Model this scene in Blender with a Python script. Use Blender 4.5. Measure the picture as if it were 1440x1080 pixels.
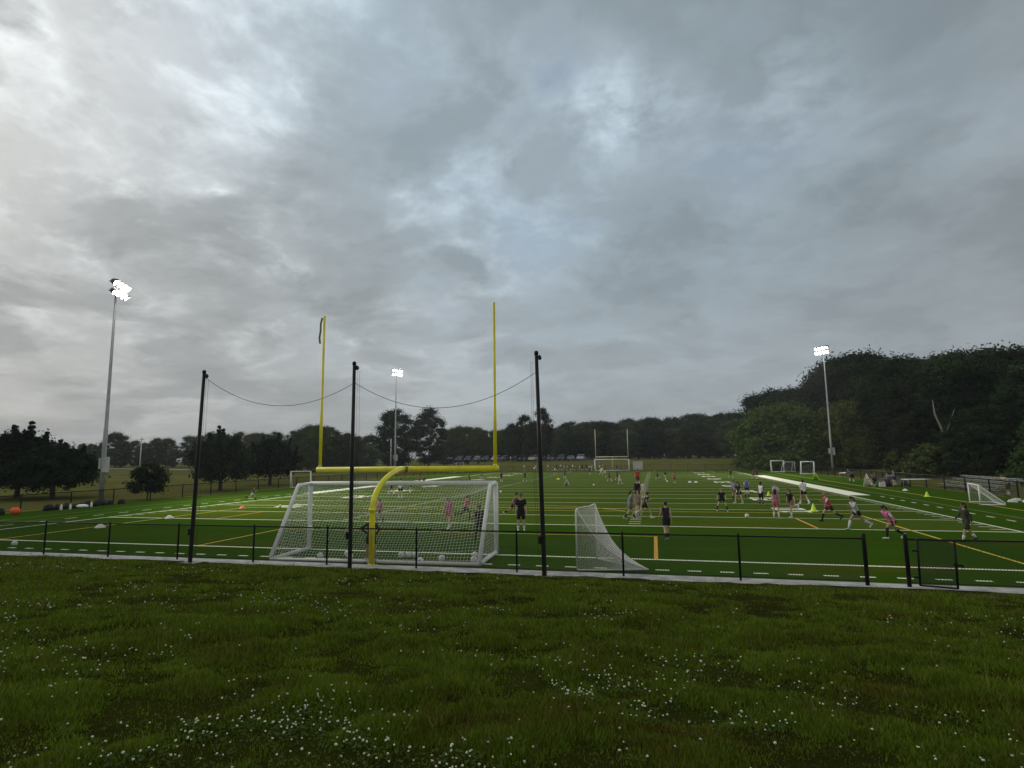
import bpy, bmesh, math, random
import numpy as np
from mathutils import Vector, Matrix, Euler

R = math.radians
rng = np.random.default_rng(7)
random.seed(7)
for o in list(bpy.data.objects):
    bpy.data.objects.remove(o, do_unlink=True)
scene = bpy.context.scene
COL = scene.collection

# ------------------------------------------------------------------ camera
F_PX, PITCH, ROLL, YAW = 795.60, 0.127102, -0.0128068, -0.242706
CAM = Vector((9.2464, -20.1106, 3.4917))
fw = Vector((math.sin(YAW) * math.cos(PITCH), math.cos(YAW) * math.cos(PITCH), math.sin(PITCH)))
rt = Vector((math.cos(YAW), -math.sin(YAW), 0))
up = rt.cross(fw)
rt2 = math.cos(ROLL) * rt + math.sin(ROLL) * up
up2 = -math.sin(ROLL) * rt + math.cos(ROLL) * up
cd = bpy.data.cameras.new('camera')
cam = bpy.data.objects.new('camera', cd)
COL.objects.link(cam)
cam.matrix_world = Matrix(((rt2.x, up2.x, -fw.x, CAM.x), (rt2.y, up2.y, -fw.y, CAM.y),
                           (rt2.z, up2.z, -fw.z, CAM.z), (0, 0, 0, 1)))
cd.sensor_width = 36
cd.lens = F_PX / 1440 * 36
cd.clip_end = 5000
cd.clip_start = 0.05
scene.camera = cam


def skydir(px, py):
    """direction in the world of a place in the sky (used to lay the cloud deck out)"""
    return (fw * F_PX + rt2 * (px - 720) + up2 * (540 - py)).normalized()


# ------------------------------------------------------------------ sky and light
scene.render.engine = 'CYCLES'
scene.view_settings.view_transform = 'Standard'
scene.view_settings.look = 'None'
scene.view_settings.gamma = 1
scene.view_settings.use_curve_mapping = False
scene.view_settings.exposure = 0.0
scene.cycles.max_bounces = 6
scene.cycles.diffuse_bounces = 3
scene.cycles.glossy_bounces = 2
scene.cycles.transparent_max_bounces = 16
scene.cycles.use_denoising = True

SKY_OFF = (31.2, 1.4, 4.0)
SUN_EL, SUN_AZ = R(28), R(-70)      # sun behind the clouds, to the left
world = bpy.data.worlds.new('World')
scene.world = world
world.use_nodes = True
W = world.node_tree
W.nodes.clear()


class NT:
    """small helper for wiring nodes"""
    def __init__(s, tree): s.t = tree
    def n(s, typ, **kw):
        nd = s.t.nodes.new(typ)
        for k, v in kw.items(): setattr(nd, k, v)
        return nd
    def link(s, a, b): s.t.links.new(a, b)
    def put(s, sock, v):
        if isinstance(v, bpy.types.NodeSocket): s.link(v, sock)
        else: sock.default_value = v
    def math(s, op, a, b=0.0, c=None, clamp=False):
        nd = s.n('ShaderNodeMath', operation=op, use_clamp=clamp)
        s.put(nd.inputs[0], a); s.put(nd.inputs[1], b)
        if c is not None: s.put(nd.inputs[2], c)
        return nd.outputs[0]
    def vmath(s, op, a, b=(0, 0, 0), out=0):
        nd = s.n('ShaderNodeVectorMath', operation=op)
        s.put(nd.inputs[0], a); s.put(nd.inputs[1], b)
        return nd.outputs[out]
    def mix(s, f, a, b, mode='MIX'):
        nd = s.n('ShaderNodeMixRGB', blend_type=mode)
        s.put(nd.inputs[0], f)
        s.put(nd.inputs[1], tuple(a) + (1,) if isinstance(a, (tuple, list)) and len(a) == 3 else a)
        s.put(nd.inputs[2], tuple(b) + (1,) if isinstance(b, (tuple, list)) and len(b) == 3 else b)
        return nd.outputs[0]
    def noise(s, vec, scale, detail=4, rough=.5, dist=0.0, out=0):
        nd = s.n('ShaderNodeTexNoise')
        if vec is not None: s.link(vec, nd.inputs['Vector'])
        nd.inputs['Scale'].default_value = scale
        nd.inputs['Detail'].default_value = detail
        nd.inputs['Roughness'].default_value = rough
        nd.inputs['Distortion'].default_value = dist
        return nd.outputs[out]
    def ramp(s, fac, stops, interp='LINEAR'):
        nd = s.n('ShaderNodeValToRGB')
        nd.color_ramp.interpolation = interp
        el = nd.color_ramp.elements
        while len(el) < len(stops): el.new(0.5)
        for e, (p, c) in zip(el, stops):
            e.position = p
            e.color = tuple(c) + (1,) if len(c) == 3 else c
        s.link(fac, nd.inputs[0])
        return nd.outputs[0]
    def rng(s, v, a, b, c=0.0, d=1.0, smooth=False):
        nd = s.n('ShaderNodeMapRange')
        nd.clamp = True
        if smooth: nd.interpolation_type = 'SMOOTHSTEP'
        s.put(nd.inputs[0], v)
        for i, q in enumerate((a, b, c, d)): nd.inputs[i + 1].default_value = q
        return nd.outputs[0]


def build_sky():
    t = NT(W)
    STR = 0.1
    tc = t.n('ShaderNodeTexCoord')
    d = t.vmath('NORMALIZE', tc.outputs['Generated'])
    sp = t.n('ShaderNodeSeparateXYZ'); t.link(d, sp.inputs[0])
    z = t.math('MAXIMUM', sp.outputs[2], 0.0)
    zz = t.math('ADD', z, 0.24)
    cb = t.n('ShaderNodeCombineXYZ')
    t.link(t.math('DIVIDE', sp.outputs[0], zz), cb.inputs[0])
    t.link(t.math('DIVIDE', sp.outputs[1], zz), cb.inputs[1])
    P = cb.outputs[0]

    def blob(px, py, k):
        dd = skydir(px, py)
        q = t.vmath('DOT_PRODUCT', d, tuple(dd), out=1)
        return t.math('EXPONENT', t.math('MULTIPLY', t.math('SUBTRACT', q, 1.0), k))
    n1 = t.noise(t.vmath('ADD', P, SKY_OFF), 0.80, 8, .54, .12)
    n2 = t.noise(t.vmath('ADD', P, (SKY_OFF[0] + 7.3, 2.1, 0)), 2.3, 8, .57, .28)
    n3 = t.noise(t.vmath('ADD', P, (1.7, SKY_OFF[1] + 9.4, 3)), 6.5, 6, .58, .1)
    v = t.math('ADD', t.math('MULTIPLY', n1, .46), t.math('ADD', t.math('MULTIPLY', n2, .38), t.math('MULTIPLY', n3, .16)))
    # thin cloud is bright, thick cloud is dark
    lum = t.ramp(v, [(0.36, (.57,) * 3), (.44, (.475,) * 3), (.50, (.405,) * 3), (.56, (.350,) * 3), (.64, (.300,) * 3)], 'EASE')
    # broken bright edges
    edge = t.math('SUBTRACT', 1.0, t.math('MULTIPLY', t.math('ABSOLUTE', t.math('SUBTRACT', n2, .46)), 9.0), clamp=True)
    edge = t.math('MULTIPLY', edge, t.rng(n1, .58, .46, 0, 1, True))
    edge = t.math('MULTIPLY', edge, t.rng(n3, .40, .62, .05, 1))
    # broad bright and dim regions of this sky
    bright = blob(200, 60, 8.0)
    leftw = blob(260, 200, 9.0)
    dim = t.math('ADD', t.math('MULTIPLY', blob(1560, 60, 3.5), .30), t.math('ADD', t.math('MULTIPLY', blob(430, 370, 45.0), .17), t.math('MULTIPLY', blob(60, 480, 25.0), .10)))
    gain = t.math('ADD', 1.05, t.math('MULTIPLY', bright, .16))
    gain = t.math('SUBTRACT', gain, dim)
    wisp = t.math('MULTIPLY', blob(870, 155, 300.0), t.rng(n3, .38, .60, 0, 1))
    wisp2 = t.math('MULTIPLY', blob(1100, 110, 200), t.rng(n3, .45, .6, 0, 1))
    lumv = t.math('MULTIPLY', lum, gain)
    lumv = t.math('ADD', lumv, t.math('MULTIPLY', edge, t.math('ADD', .05, t.math('MULTIPLY', t.math('ADD', bright, leftw), .20))))
    lumv = t.math('ADD', lumv, t.math('ADD', t.math('MULTIPLY', wisp, .32), t.math('MULTIPLY', wisp2, .10)))
    # evening veil low over the horizon
    veil = t.rng(z, 0.0, .42, 1, 0, True)
    lumv = t.math('ADD', t.math('MULTIPLY', lumv, t.math('SUBTRACT', 1.0, t.math('MULTIPLY', veil, .6))), t.math('MULTIPLY', veil, .6 * .36))
    # neutral left, bluish right and overhead
    cool = t.math('ADD', t.math('MULTIPLY', blob(760, 30, 8.0), .95), t.math('MULTIPLY', blob(1350, 120, 2.6), .60), clamp=True)
    tint = t.mix(cool, (1.0, 1.005, .97), (.84, 1.02, 1.15))
    cloud = t.mix(1.0, tint, t.mix(1.0, (1, 1, 1), lumv, 'MULTIPLY'), 'MULTIPLY')
    sky = t.n('ShaderNodeTexSky', sky_type='NISHITA')
    sky.sun_disc = False
    sky.sun_elevation = SUN_EL
    sky.sun_rotation = SUN_AZ
    sky.altitude = 50
    sky.air_density = 1.0; sky.dust_density = 2.0; sky.ozone_density = 1.5
    # clear gaps, mostly overhead
    gap = t.math('MULTIPLY', t.rng(v, .52, .40, 0, 1, True), t.math('ADD', .02, t.math('MULTIPLY', blob(740, 50, 10.0), .42)))
    cloud10 = t.mix(1.0, cloud, (1 / STR,) * 3, 'MULTIPLY')
    col = t.mix(gap, cloud10, sky.outputs[0])
    # towards the ground below the horizon
    col = t.mix(t.rng(sp.outputs[2], 0.0, -.06, 0, 1), col, (.6, .65, .55))
    bg = t.n('ShaderNodeBackground')
    bg.inputs[1].default_value = STR
    t.link(col, bg.inputs[0])
    ow = t.n('ShaderNodeOutputWorld')
    t.link(bg.outputs[0], ow.inputs[0])


build_sky()
sl = bpy.data.lights.new('sun', 'SUN')
sl.energy = 0.5
sl.angle = R(40)
sl.color = (1, .96, .9)
so = bpy.data.objects.new('sun', sl)
COL.objects.link(so)
so.location = (-60, 0, 60)
# sun_rotation turns clockwise from +Y
sdir = Vector((math.sin(SUN_AZ) * math.cos(SUN_EL), math.cos(SUN_AZ) * math.cos(SUN_EL), math.sin(SUN_EL)))
so.rotation_euler = sdir.to_track_quat('Z', 'Y').to_euler()
FLOOD_W = 26000.0
HAZE = 0.00024

# ------------------------------------------------------------------ materials
MATS = {}


def mat(name, base, rough=.7, var=.25, scale=6.0, metal=0.0, bump=0.0, bscale=40.0, spec=.4, coord='Object', extra=None):
    if name in MATS: return MATS[name]
    m = bpy.data.materials.new(name)
    m.use_nodes = True
    t = NT(m.node_tree)
    t.t.nodes.clear()
    out = t.n('ShaderNodeOutputMaterial')
    b = t.n('ShaderNodeBsdfPrincipled')
    t.link(b.outputs[0], out.inputs[0])
    tc = t.n('ShaderNodeTexCoord')
    n = t.noise(tc.outputs[coord], scale, 5, .6)
    lo = tuple(c * (1 - var) for c in base); hi = tuple(min(1, c * (1 + var)) for c in base)
    t.link(t.ramp(n, [(.3, lo), (.7, hi)]), b.inputs['Base Color'])
    t.link(t.rng(n, .3, .7, max(0, rough - .08), min(1, rough + .08)), b.inputs['Roughness'])
    b.inputs['Metallic'].default_value = metal
    b.inputs['Specular IOR Level'].default_value = spec
    if bump:
        bm = t.n('ShaderNodeBump')
        bm.inputs['Strength'].default_value = bump
        t.link(t.noise(tc.outputs[coord], bscale, 3, .6), bm.inputs['Height'])
        t.link(bm.outputs[0], b.inputs['Normal'])
    MATS[name] = m
    return m


def cloth(c):
    return mat('cloth_%02x%02x%02x' % tuple(int(255 * min(1, q)) for q in c), c, .85, .22, 7.0, bump=.7, bscale=13)


def skin(c):
    return mat('skin_%02x%02x%02x' % tuple(int(255 * q) for q in c), c, .55, .08, 6.0)


def m_leaf(name, dark, light, objvar=.6):
    if name in MATS: return MATS[name]
    m = bpy.data.materials.new(name)
    m.use_nodes = True
    t = NT(m.node_tree); t.t.nodes.clear()
    out = t.n('ShaderNodeOutputMaterial')
    tc = t.n('ShaderNodeTexCoord')
    geo = t.n('ShaderNodeNewGeometry')
    oi = t.n('ShaderNodeObjectInfo')
    n = t.noise(tc.outputs['Object'], .55, 4, .6)
    f = t.math('ADD', t.math('MULTIPLY', n, .75), t.math('MULTIPLY', geo.outputs['Random Per Island'], .25))
    c = t.ramp(f, [(.36, dark), (.64, light)])
    k = t.math('ADD', 1 - objvar / 2, t.math('MULTIPLY', oi.outputs['Random'], objvar))
    k2 = t.math('ADD', .85, t.math('MULTIPLY', t.math('FRACT', t.math('MULTIPLY', oi.outputs['Random'], 7.31)), .35))
    cc = t.n('ShaderNodeCombineXYZ')
    t.link(t.math('MULTIPLY', k, k2), cc.inputs[0]); t.link(k, cc.inputs[1]); t.link(k, cc.inputs[2])
    c = t.mix(1.0, c, cc.outputs[0], 'MULTIPLY')
    d = t.n('ShaderNodeBsdfDiffuse'); t.link(c, d.inputs[0])
    tr = t.n('ShaderNodeBsdfTranslucent'); t.link(c, tr.inputs[0])
    ms = t.n('ShaderNodeMixShader'); ms.inputs[0].default_value = .25
    t.link(d.outputs[0], ms.inputs[1]); t.link(tr.outputs[0], ms.inputs[2])
    t.link(ms.outputs[0], out.inputs[0])
    MATS[name] = m
    return m


M_BLACK = mat('black_vinyl_metal', (.006, .007, .008), .5, .3, 5, spec=.2)
M_DPOLE = mat('black_steel_pole', (.010, .011, .012), .5, .3, 3, spec=.25)
M_YEL = mat('yellow_paint', (.80, .75, .024), .42, .18, 1.6, spec=.5)
M_WHITE = mat('white_paint', (.78, .79, .78), .45, .08, 4)
M_WHITE2 = mat('worn_white_paint', (.60, .61, .60), .5, .15, 3)
M_NETW = mat('white_net_cord', (.78, .79, .76), .8, .10, 5)
M_NETL = mat('lacrosse_net_cord', (.76, .76, .70), .8, .12, 5)
M_GALV = mat('galvanised_steel', (.30, .31, .32), .5, .2, 1.5, metal=.35)
M_ALU = mat('aluminium', (.55, .56, .57), .4, .12, 3, metal=.5)
M_CONC = mat('concrete', (.44, .435, .42), .9, .42, 2.2, bump=.6, bscale=30, coord='Object')
M_BARK = mat('bark', (.055, .045, .036), .95, .4, 3, bump=.8, bscale=12)
M_PALEBARK = mat('pale_bark', (.22, .20, .17), .9, .3, 3, bump=.5, bscale=10)
M_LINE = mat('white_turf_paint', (.80, .81, .63), .9, .26, 9, coord='Object', bump=.4, bscale=200)
M_LINEY = mat('yellow_turf_paint', (.66, .48, .03), .9, .25, 2.5, bump=.4, bscale=200)
M_LINEO = mat('orange_turf_paint', (.68, .36, .02), .9, .2, 2.5)
M_LINEB = mat('faded_gold_turf_paint', (.16, .17, .04), .9, .3, 2.5)
M_RUB = mat('black_rubber', (.015, .015, .016), .8, .2, 5)
M_GLASS = mat('car_glass', (.02, .025, .03), .12, .1, 3, spec=.6)
M_EYE = mat('eye', (.02, .015, .012), .3, .1, 5)
M_LIP = mat('lip', (.22, .08, .07), .6, .1, 5)

# ------------------------------------------------------------------ mesh helpers


class MB:
    """collects shapes, links them as ONE mesh object"""
    def __init__(s): s.v = []; s.f = []
    def add(s, vs, fs):
        o = len(s.v)
        s.v += [tuple(q) for q in vs]
        s.f += [tuple(i + o for i in f) for f in fs]
        return s
    def box(s, c, size, rot=None, taper=1.0):
        x, y, z = (q / 2 for q in size)
        vs = [Vector((a * x * (taper if k > 0 else 1), b * y * (taper if k > 0 else 1), k * z)) for k in (-1, 1) for a, b in ((-1, -1), (1, -1), (1, 1), (-1, 1))]
        if rot is not None: vs = [rot @ v for v in vs]
        c = Vector(c)
        return s.add([v + c for v in vs], [(3, 2, 1, 0), (4, 5, 6, 7), (0, 1, 5, 4), (1, 2, 6, 5), (2, 3, 7, 6), (3, 0, 4, 7)])
    def tube(s, pts, r, n=8, cap=True):
        pts = [Vector(p) for p in pts]
        rs = r if isinstance(r, (list, tuple)) else [r] * len(pts)
        vs = []; fs = []
        ref = None
        for i, p in enumerate(pts):
            a = pts[max(i - 1, 0)]; b = pts[min(i + 1, len(pts) - 1)]
            t = (b - a).normalized()
            if ref is None:
                ref = Vector((1, 0, 0)) if abs(t.x) < .8 else Vector((0, 1, 0))
            u = (ref - t * ref.dot(t)).normalized(); ref = u
            w = t.cross(u)
            for k in range(n):
                an = 2 * math.pi * (k + .5) / n
                vs.append(p + (u * math.cos(an) + w * math.sin(an)) * rs[i])
        for i in range(len(pts) - 1):
            for k in range(n):
                k2 = (k + 1) % n
                fs.append((i * n + k, i * n + k2, (i + 1) * n + k2, (i + 1) * n + k))
        if cap:
            fs.append(tuple(range(n - 1, -1, -1)))
            fs.append(tuple((len(pts) - 1) * n + k for k in range(n)))
        return s.add(vs, fs)
    def ball(s, c, r, nu=10, nv=6, scale=(1, 1, 1), rot=None, lo=-1.0):
        vs = []; fs = []
        c = Vector(c)
        a0 = math.asin(max(-1, lo))
        for j in range(nv + 1):
            a = a0 + (math.pi / 2 - a0) * j / nv
            for i in range(nu):
                b = 2 * math.pi * i / nu
                v = Vector((math.cos(a) * math.cos(b) * r * scale[0], math.cos(a) * math.sin(b) * r * scale[1], math.sin(a) * r * scale[2]))
                if rot is not None: v = rot @ v
                vs.append(v + c)
        for j in range(nv):
            for i in range(nu):
                i2 = (i + 1) % nu
                fs.append((j * nu + i, j * nu + i2, (j + 1) * nu + i2, (j + 1) * nu + i))
        if lo > -1: fs.append(tuple(range(nu - 1, -1, -1)))
        return s.add(vs, fs)
    def lathe(s, prof, n=12, c=(0, 0, 0)):
        vs = []; fs = []
        for (r, z) in prof:
            for k in range(n):
                a = 2 * math.pi * k / n
                vs.append((c[0] + r * math.cos(a), c[1] + r * math.sin(a), c[2] + z))
        for j in range(len(prof) - 1):
            for k in range(n):
                k2 = (k + 1) % n
                fs.append((j * n + k, j * n + k2, (j + 1) * n + k2, (j + 1) * n + k))
        fs.append(tuple(range(n - 1, -1, -1))); fs.append(tuple((len(prof) - 1) * n + k for k in range(n)))
        return s.add(vs, fs)
    def strand(s, a, b, w):
        """a thin three-sided cord"""
        a = Vector(a); b = Vector(b)
        t = (b - a)
        if t.length < 1e-6: return s
        t.normalize()
        ref = Vector((0, 0, 1)) if abs(t.z) < .9 else Vector((1, 0, 0))
        u = t.cross(ref).normalized(); q = t.cross(u)
        of = [u * (w / 2), (-u * .5 + q * .866) * (w / 2), (-u * .5 - q * .866) * (w / 2)]
        return s.add([a + o for o in of] + [b + o for o in of], [(0, 1, 4, 3), (1, 2, 5, 4), (2, 0, 3, 5)])
    def mesh(s, name):
        me = bpy.data.meshes.new(name)
        me.from_pydata(s.v, [], s.f)
        me.update()
        return me
    def build(s, name, m, parent=None, smooth=False, loc=None):
        me = s.mesh(name)
        return link(name, me, m, parent, smooth, loc)


def link(name, me, m, parent=None, smooth=False, loc=None):
    if m is not None and not me.materials: me.materials.append(m)
    if smooth:
        me.polygons.foreach_set('use_smooth', [True] * len(me.polygons))
    o = bpy.data.objects.new(name, me)
    COL.objects.link(o)
    if parent is not None: o.parent = parent
    if loc is not None: o.location = loc
    return o


def autosmooth(o, ang=40):
    me = o.data
    bm = bmesh.new(); bm.from_mesh(me)
    for f in bm.faces: f.smooth = True
    for e in bm.edges:
        if len(e.link_faces) == 2 and e.calc_face_angle(0) > R(ang): e.smooth = False
    bm.to_mesh(me); bm.free()


def tag(o, label=None, cat=None, group=None, kind=None):
    if label: o['label'] = label
    if cat: o['category'] = cat
    if group: o['group'] = group
    if kind: o['kind'] = kind
    return o


def thing(name, loc, label, cat, group=None, rz=0.0, scale=1.0):
    o = bpy.data.objects.new(name, None)
    o.empty_display_size = .3
    COL.objects.link(o)
    o.location = loc
    o.rotation_euler = (0, 0, rz)
    o.scale = (scale,) * 3
    return tag(o, label, cat, group)


def kids(o): return [c for c in COL.objects if c.parent == o]


KID = {}


def dup(root, loc, rz=0.0, scale=None, label=None, group=None, family=None):
    r = root.copy(); COL.objects.link(r)
    r.location = loc; r.rotation_euler = (0, 0, rz)
    if scale is not None: r.scale = (scale,) * 3 if not isinstance(scale, tuple) else scale
    if label: r['label'] = label
    if group: r['group'] = group
    fam = family if family is not None else family_of(root)
    out = []
    for ch, subs in fam:
        c = ch.copy(); COL.objects.link(c); c.parent = r
        out.append(c)
        for g in subs:
            d = g.copy(); COL.objects.link(d); d.parent = c
    return r, out


def family_of(root):
    ch = [c for c in root.children]
    return [(c, list(c.children)) for c in ch]


def np_mesh(name, V, T):
    """mesh from numpy vertices and equal sized faces"""
    me = bpy.data.meshes.new(name)
    V = np.asarray(V, np.float32); T = np.asarray(T, np.int32)
    me.vertices.add(len(V)); me.vertices.foreach_set('co', V.ravel())
    k = T.shape[1]
    me.loops.add(T.size); me.loops.foreach_set('vertex_index', T.ravel())
    me.polygons.add(len(T))
    me.polygons.foreach_set('loop_start', np.arange(0, T.size, k, dtype=np.int32))
    me.polygons.foreach_set('loop_total', np.full(len(T), k, np.int32))
    me.update(calc_edges=True)
    return me


def vnoise(x, y, s, seed=0):
    """smooth value noise"""
    x = np.asarray(x, float) / s; y = np.asarray(y, float) / s
    xi = np.floor(x).astype(np.int64); yi = np.floor(y).astype(np.int64)
    fx = x - xi; fy = y - yi
    fx = fx * fx * (3 - 2 * fx); fy = fy * fy * (3 - 2 * fy)

    def h(a, b):
        q = (a * 374761393 + b * 668265263 + seed * 974711) & 0x7fffffff
        q = ((q ^ (q >> 13)) * 1274126177) & 0x7fffffff
        return ((q ^ (q >> 16)) & 0xffff) / 65535.0
    return (h(xi, yi) * (1 - fx) + h(xi + 1, yi) * fx) * (1 - fy) + (h(xi, yi + 1) * (1 - fx) + h(xi + 1, yi + 1) * fx) * fy


def fbm(x, y, s, seed=0, o=3):
    a = 0; w = 0
    for i in range(o):
        a = a + vnoise(x, y, s / 2 ** i, seed + i * 17) * .5 ** i; w += .5 ** i
    return a / w


def sstep(x, a, b):
    t = np.clip((np.asarray(x, float) - a) / (b - a), 0, 1)
    return t * t * (3 - 2 * t)


# ================================================================== THE SETTING
FIELD_Y1 = 109.728
KERB0, KERB1 = -3.42, -2.72


def lawn_z(x, y):
    y = np.asarray(y, float)
    d = np.maximum(-3.40 - y, 0)
    z = .04 + .1135 * d
    z = np.where(d > 17.5, .04 + .1135 * 17.5 + (d - 17.5) * .03, z)
    amp = np.clip(d / 1.5, .25, 1)
    return z + amp * (.10 * (fbm(x, y, 2.4, 3) - .5) + .075 * (fbm(x, y, .55, 9, 2) - .5))


def meadow_z(x, y):
    x = np.asarray(x, float); y = np.asarray(y, float)
    far = 2.05 * sstep(y, 113.5, 131) * sstep(x, -75, -25)
    right = 2.4 * sstep(x, 41, 75) * sstep(y, 0, 30)
    left = 1.35 * sstep(-x, 62, 170) * sstep(y, 20, 80)
    z = np.maximum(np.maximum(far, right), left)
    edge = np.maximum(np.abs(x) - 35, np.maximum(y - 113, 0))
    z = z - .06 + .12 * (fbm(x, y, 9, 21) - .5) * np.clip(edge / 6, 0, 1)
    return np.where(y < -3, -.3, z)


def grid_obj(name, xs, ys, zf, m, kind='structure'):
    X, Y = np.meshgrid(xs, ys)
    Z = zf(X, Y)
    V = np.stack([X, Y, Z], -1).reshape(-1, 3)
    nx, ny = len(xs), len(ys)
    i = (np.arange(ny - 1)[:, None] * nx + np.arange(nx - 1)[None]).ravel()
    T = np.stack([i, i + 1, i + nx + 1, i + nx], 1)
    me = np_mesh(name, V, T)
    me.polygons.foreach_set('use_smooth', [True] * len(me.polygons))
    return tag(link(name, me, m), kind=kind)


def ground_mat(name, cols, s1, s2, patch=None, bump=.5):
    if name in MATS: return MATS[name]
    m = bpy.data.materials.new(name); m.use_nodes = True
    t = NT(m.node_tree); t.t.nodes.clear()
    out = t.n('ShaderNodeOutputMaterial'); b = t.n('ShaderNodeBsdfPrincipled')
    t.link(b.outputs[0], out.inputs[0])
    tc = t.n('ShaderNodeTexCoord')
    a = t.noise(tc.outputs['Object'], s1, 6, .62, .4)
    c = t.noise(tc.outputs['Object'], s2, 5, .6)
    f = t.math('ADD', t.math('MULTIPLY', a, .6), t.math('MULTIPLY', c, .4))
    n = len(cols)
    col = t.ramp(f, [(.33 + .34 * i / (n - 1), q) for i, q in enumerate(cols)])
    if patch:
        for (px, py, r, pc) in patch:
            q = t.vmath('DISTANCE', t.vmath('MULTIPLY', tc.outputs['Object'], (1, 1, 0)), (px, py, 0), out=1)
            w = t.math('ADD', q, t.math('MULTIPLY', t.math('SUBTRACT', c, .5), r * 1.6))
            col = t.mix(t.rng(w, r * .55, r, 1, 0, True), col, pc)
    t.link(col, b.inputs['Base Color'])
    b.inputs['Roughness'].default_value = .95
    b.inputs['Specular IOR Level'].default_value = .0
    bm = t.n('ShaderNodeBump'); bm.inputs['Strength'].default_value = bump
    bm.inputs['Distance'].default_value = .05
    t.link(c, bm.inputs['Height']); t.link(bm.outputs[0], b.inputs['Normal'])
    MATS[name] = m
    return m


M_LAWN = ground_mat('lawn_soil', [(.018, .018, .005), (.026, .030, .005), (.038, .042, .008)], .6, 14,
                    patch=[(14.6, -4.0, .75, (.17, .12, .07)), (13.1, -4.3, .5, (.12, .09, .05)), (11.9, -4.2, .4, (.10, .08, .04)), (16.6, -4.2, .55, (.11, .085, .045))])
M_MEADOW = ground_mat('meadow_grass', [(.085, .090, .022), (.130, .130, .034), (.180, .170, .055)], .05, .9)

xs = np.concatenate([np.linspace(-900, -140, 24), np.linspace(-130, 130, 105), np.linspace(140, 900, 24)])
ys = np.concatenate([np.linspace(-250, -10, 12), np.linspace(-4, 200, 83), np.linspace(215, 1600, 26)])
grid_obj('meadow', xs, ys, meadow_z, M_MEADOW)
grid_obj('lawn', np.linspace(-60, 60, 401), np.concatenate([np.linspace(-70, -26, 18), np.linspace(-25, -3.28, 109)]), lawn_z, M_LAWN)


def turf_mat():
    m = bpy.data.materials.new('artificial_turf'); m.use_nodes = True
    t = NT(m.node_tree); t.t.nodes.clear()
    out = t.n('ShaderNodeOutputMaterial'); b = t.n('ShaderNodeBsdfPrincipled')
    t.link(b.outputs[0], out.inputs[0])
    tc = t.n('ShaderNodeTexCoord')
    sp = t.n('ShaderNodeSeparateXYZ'); t.link(tc.outputs['Object'], sp.inputs[0])
    # rolls of turf five yards wide laid across the field, alternate rolls a shade lighter
    k = t.math('FRACT', t.math('DIVIDE', t.math('ADD', sp.outputs[1], 91.44), 9.144))
    band = t.math('LESS_THAN', k, .5)
    inn = t.math('MULTIPLY', t.math('GREATER_THAN', sp.outputs[1], 9.144), t.math('LESS_THAN', sp.outputs[1], 100.58))
    inn = t.math('MULTIPLY', inn, t.math('LESS_THAN', t.math('ABSOLUTE', sp.outputs[0]), 24.384))
    big = t.noise(tc.outputs['Object'], .12, 4, .6)
    fine = t.noise(tc.outputs['Object'], 18, 4, .7)
    dark = t.mix(band, (.056, .096, .010), (.068, .108, .012))
    out_c = (.037, .086, .006)
    c = t.mix(inn, out_c, dark)
    wear = t.noise(t.vmath('MULTIPLY', tc.outputs['Object'], (.25, 1.0, 1)), .55, 5, .65)
    seam = t.math('LESS_THAN', t.math('ABSOLUTE', t.math('SUBTRACT', t.math('FRACT', t.math('DIVIDE', t.math('ADD', sp.outputs[1], 93.7), 4.572)), .5)), .006)
    blot = t.noise(t.vmath('MULTIPLY', tc.outputs['Object'], (.10, .30, 1)), 1.0, 5, .62, .3)
    c = t.mix(t.math('MULTIPLY', t.rng(blot, .50, .68, 0, 1, True), .55), c, (.085, .088, .010))
    v = t.math('ADD', .56, t.math('ADD', t.math('MULTIPLY', big, .34), t.math('MULTIPLY', fine, .26)))
    v = t.math('ADD', v, t.math('MULTIPLY', wear, .28))
    v = t.math('SUBTRACT', v, t.math('MULTIPLY', seam, .14))
    cc = t.n('ShaderNodeCombineXYZ')
    for i in range(3): t.link(v, cc.inputs[i])
    c = t.mix(1.0, c, cc.outputs[0], 'MULTIPLY')
    t.link(c, b.inputs['Base Color'])
    b.inputs['Roughness'].default_value = .9
    b.inputs['Specular IOR Level'].default_value = 0
    bm = t.n('ShaderNodeBump'); bm.inputs['Strength'].default_value = .6; bm.inputs['Distance'].default_value = .02
    t.link(t.noise(tc.outputs['Object'], 60, 3, .7), bm.inputs['Height']); t.link(bm.outputs[0], b.inputs['Normal'])
    return m


def sheet(name, x0, x1, y0, y1, z, m):
    mb = MB()
    mb.add([(x0, y0, z), (x1, y0, z), (x1, y1, z), (x0, y1, z)], [(0, 1, 2, 3)])
    return tag(mb.build(name, m), kind='structure')


tag(MB().box((0, (KERB1 + 113.5) / 2, -.06), (69.2, 113.5 - KERB1, .12)).build('turf_field', turf_mat()), kind='structure')

# concrete strip under the near fence, cast in sections with open joints
XK = np.arange(-35, 35.01, 3.05)
for i in range(len(XK) - 1):
    x0, x1 = XK[i] + .006, XK[i + 1] - .006
    tag(MB().box(((x0 + x1) / 2, (KERB0 + KERB1) / 2, -.02), (x1 - x0, KERB1 - KERB0 - .004, .13)).build('kerb_slab', M_CONC), kind='structure')

# ---- painted markings
L = .05


def lines_y(name, ys_, x0, x1, w, z, m):
    for y in ys_: sheet(name, x0, x1, y - w / 2, y + w / 2, z, m)


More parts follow.
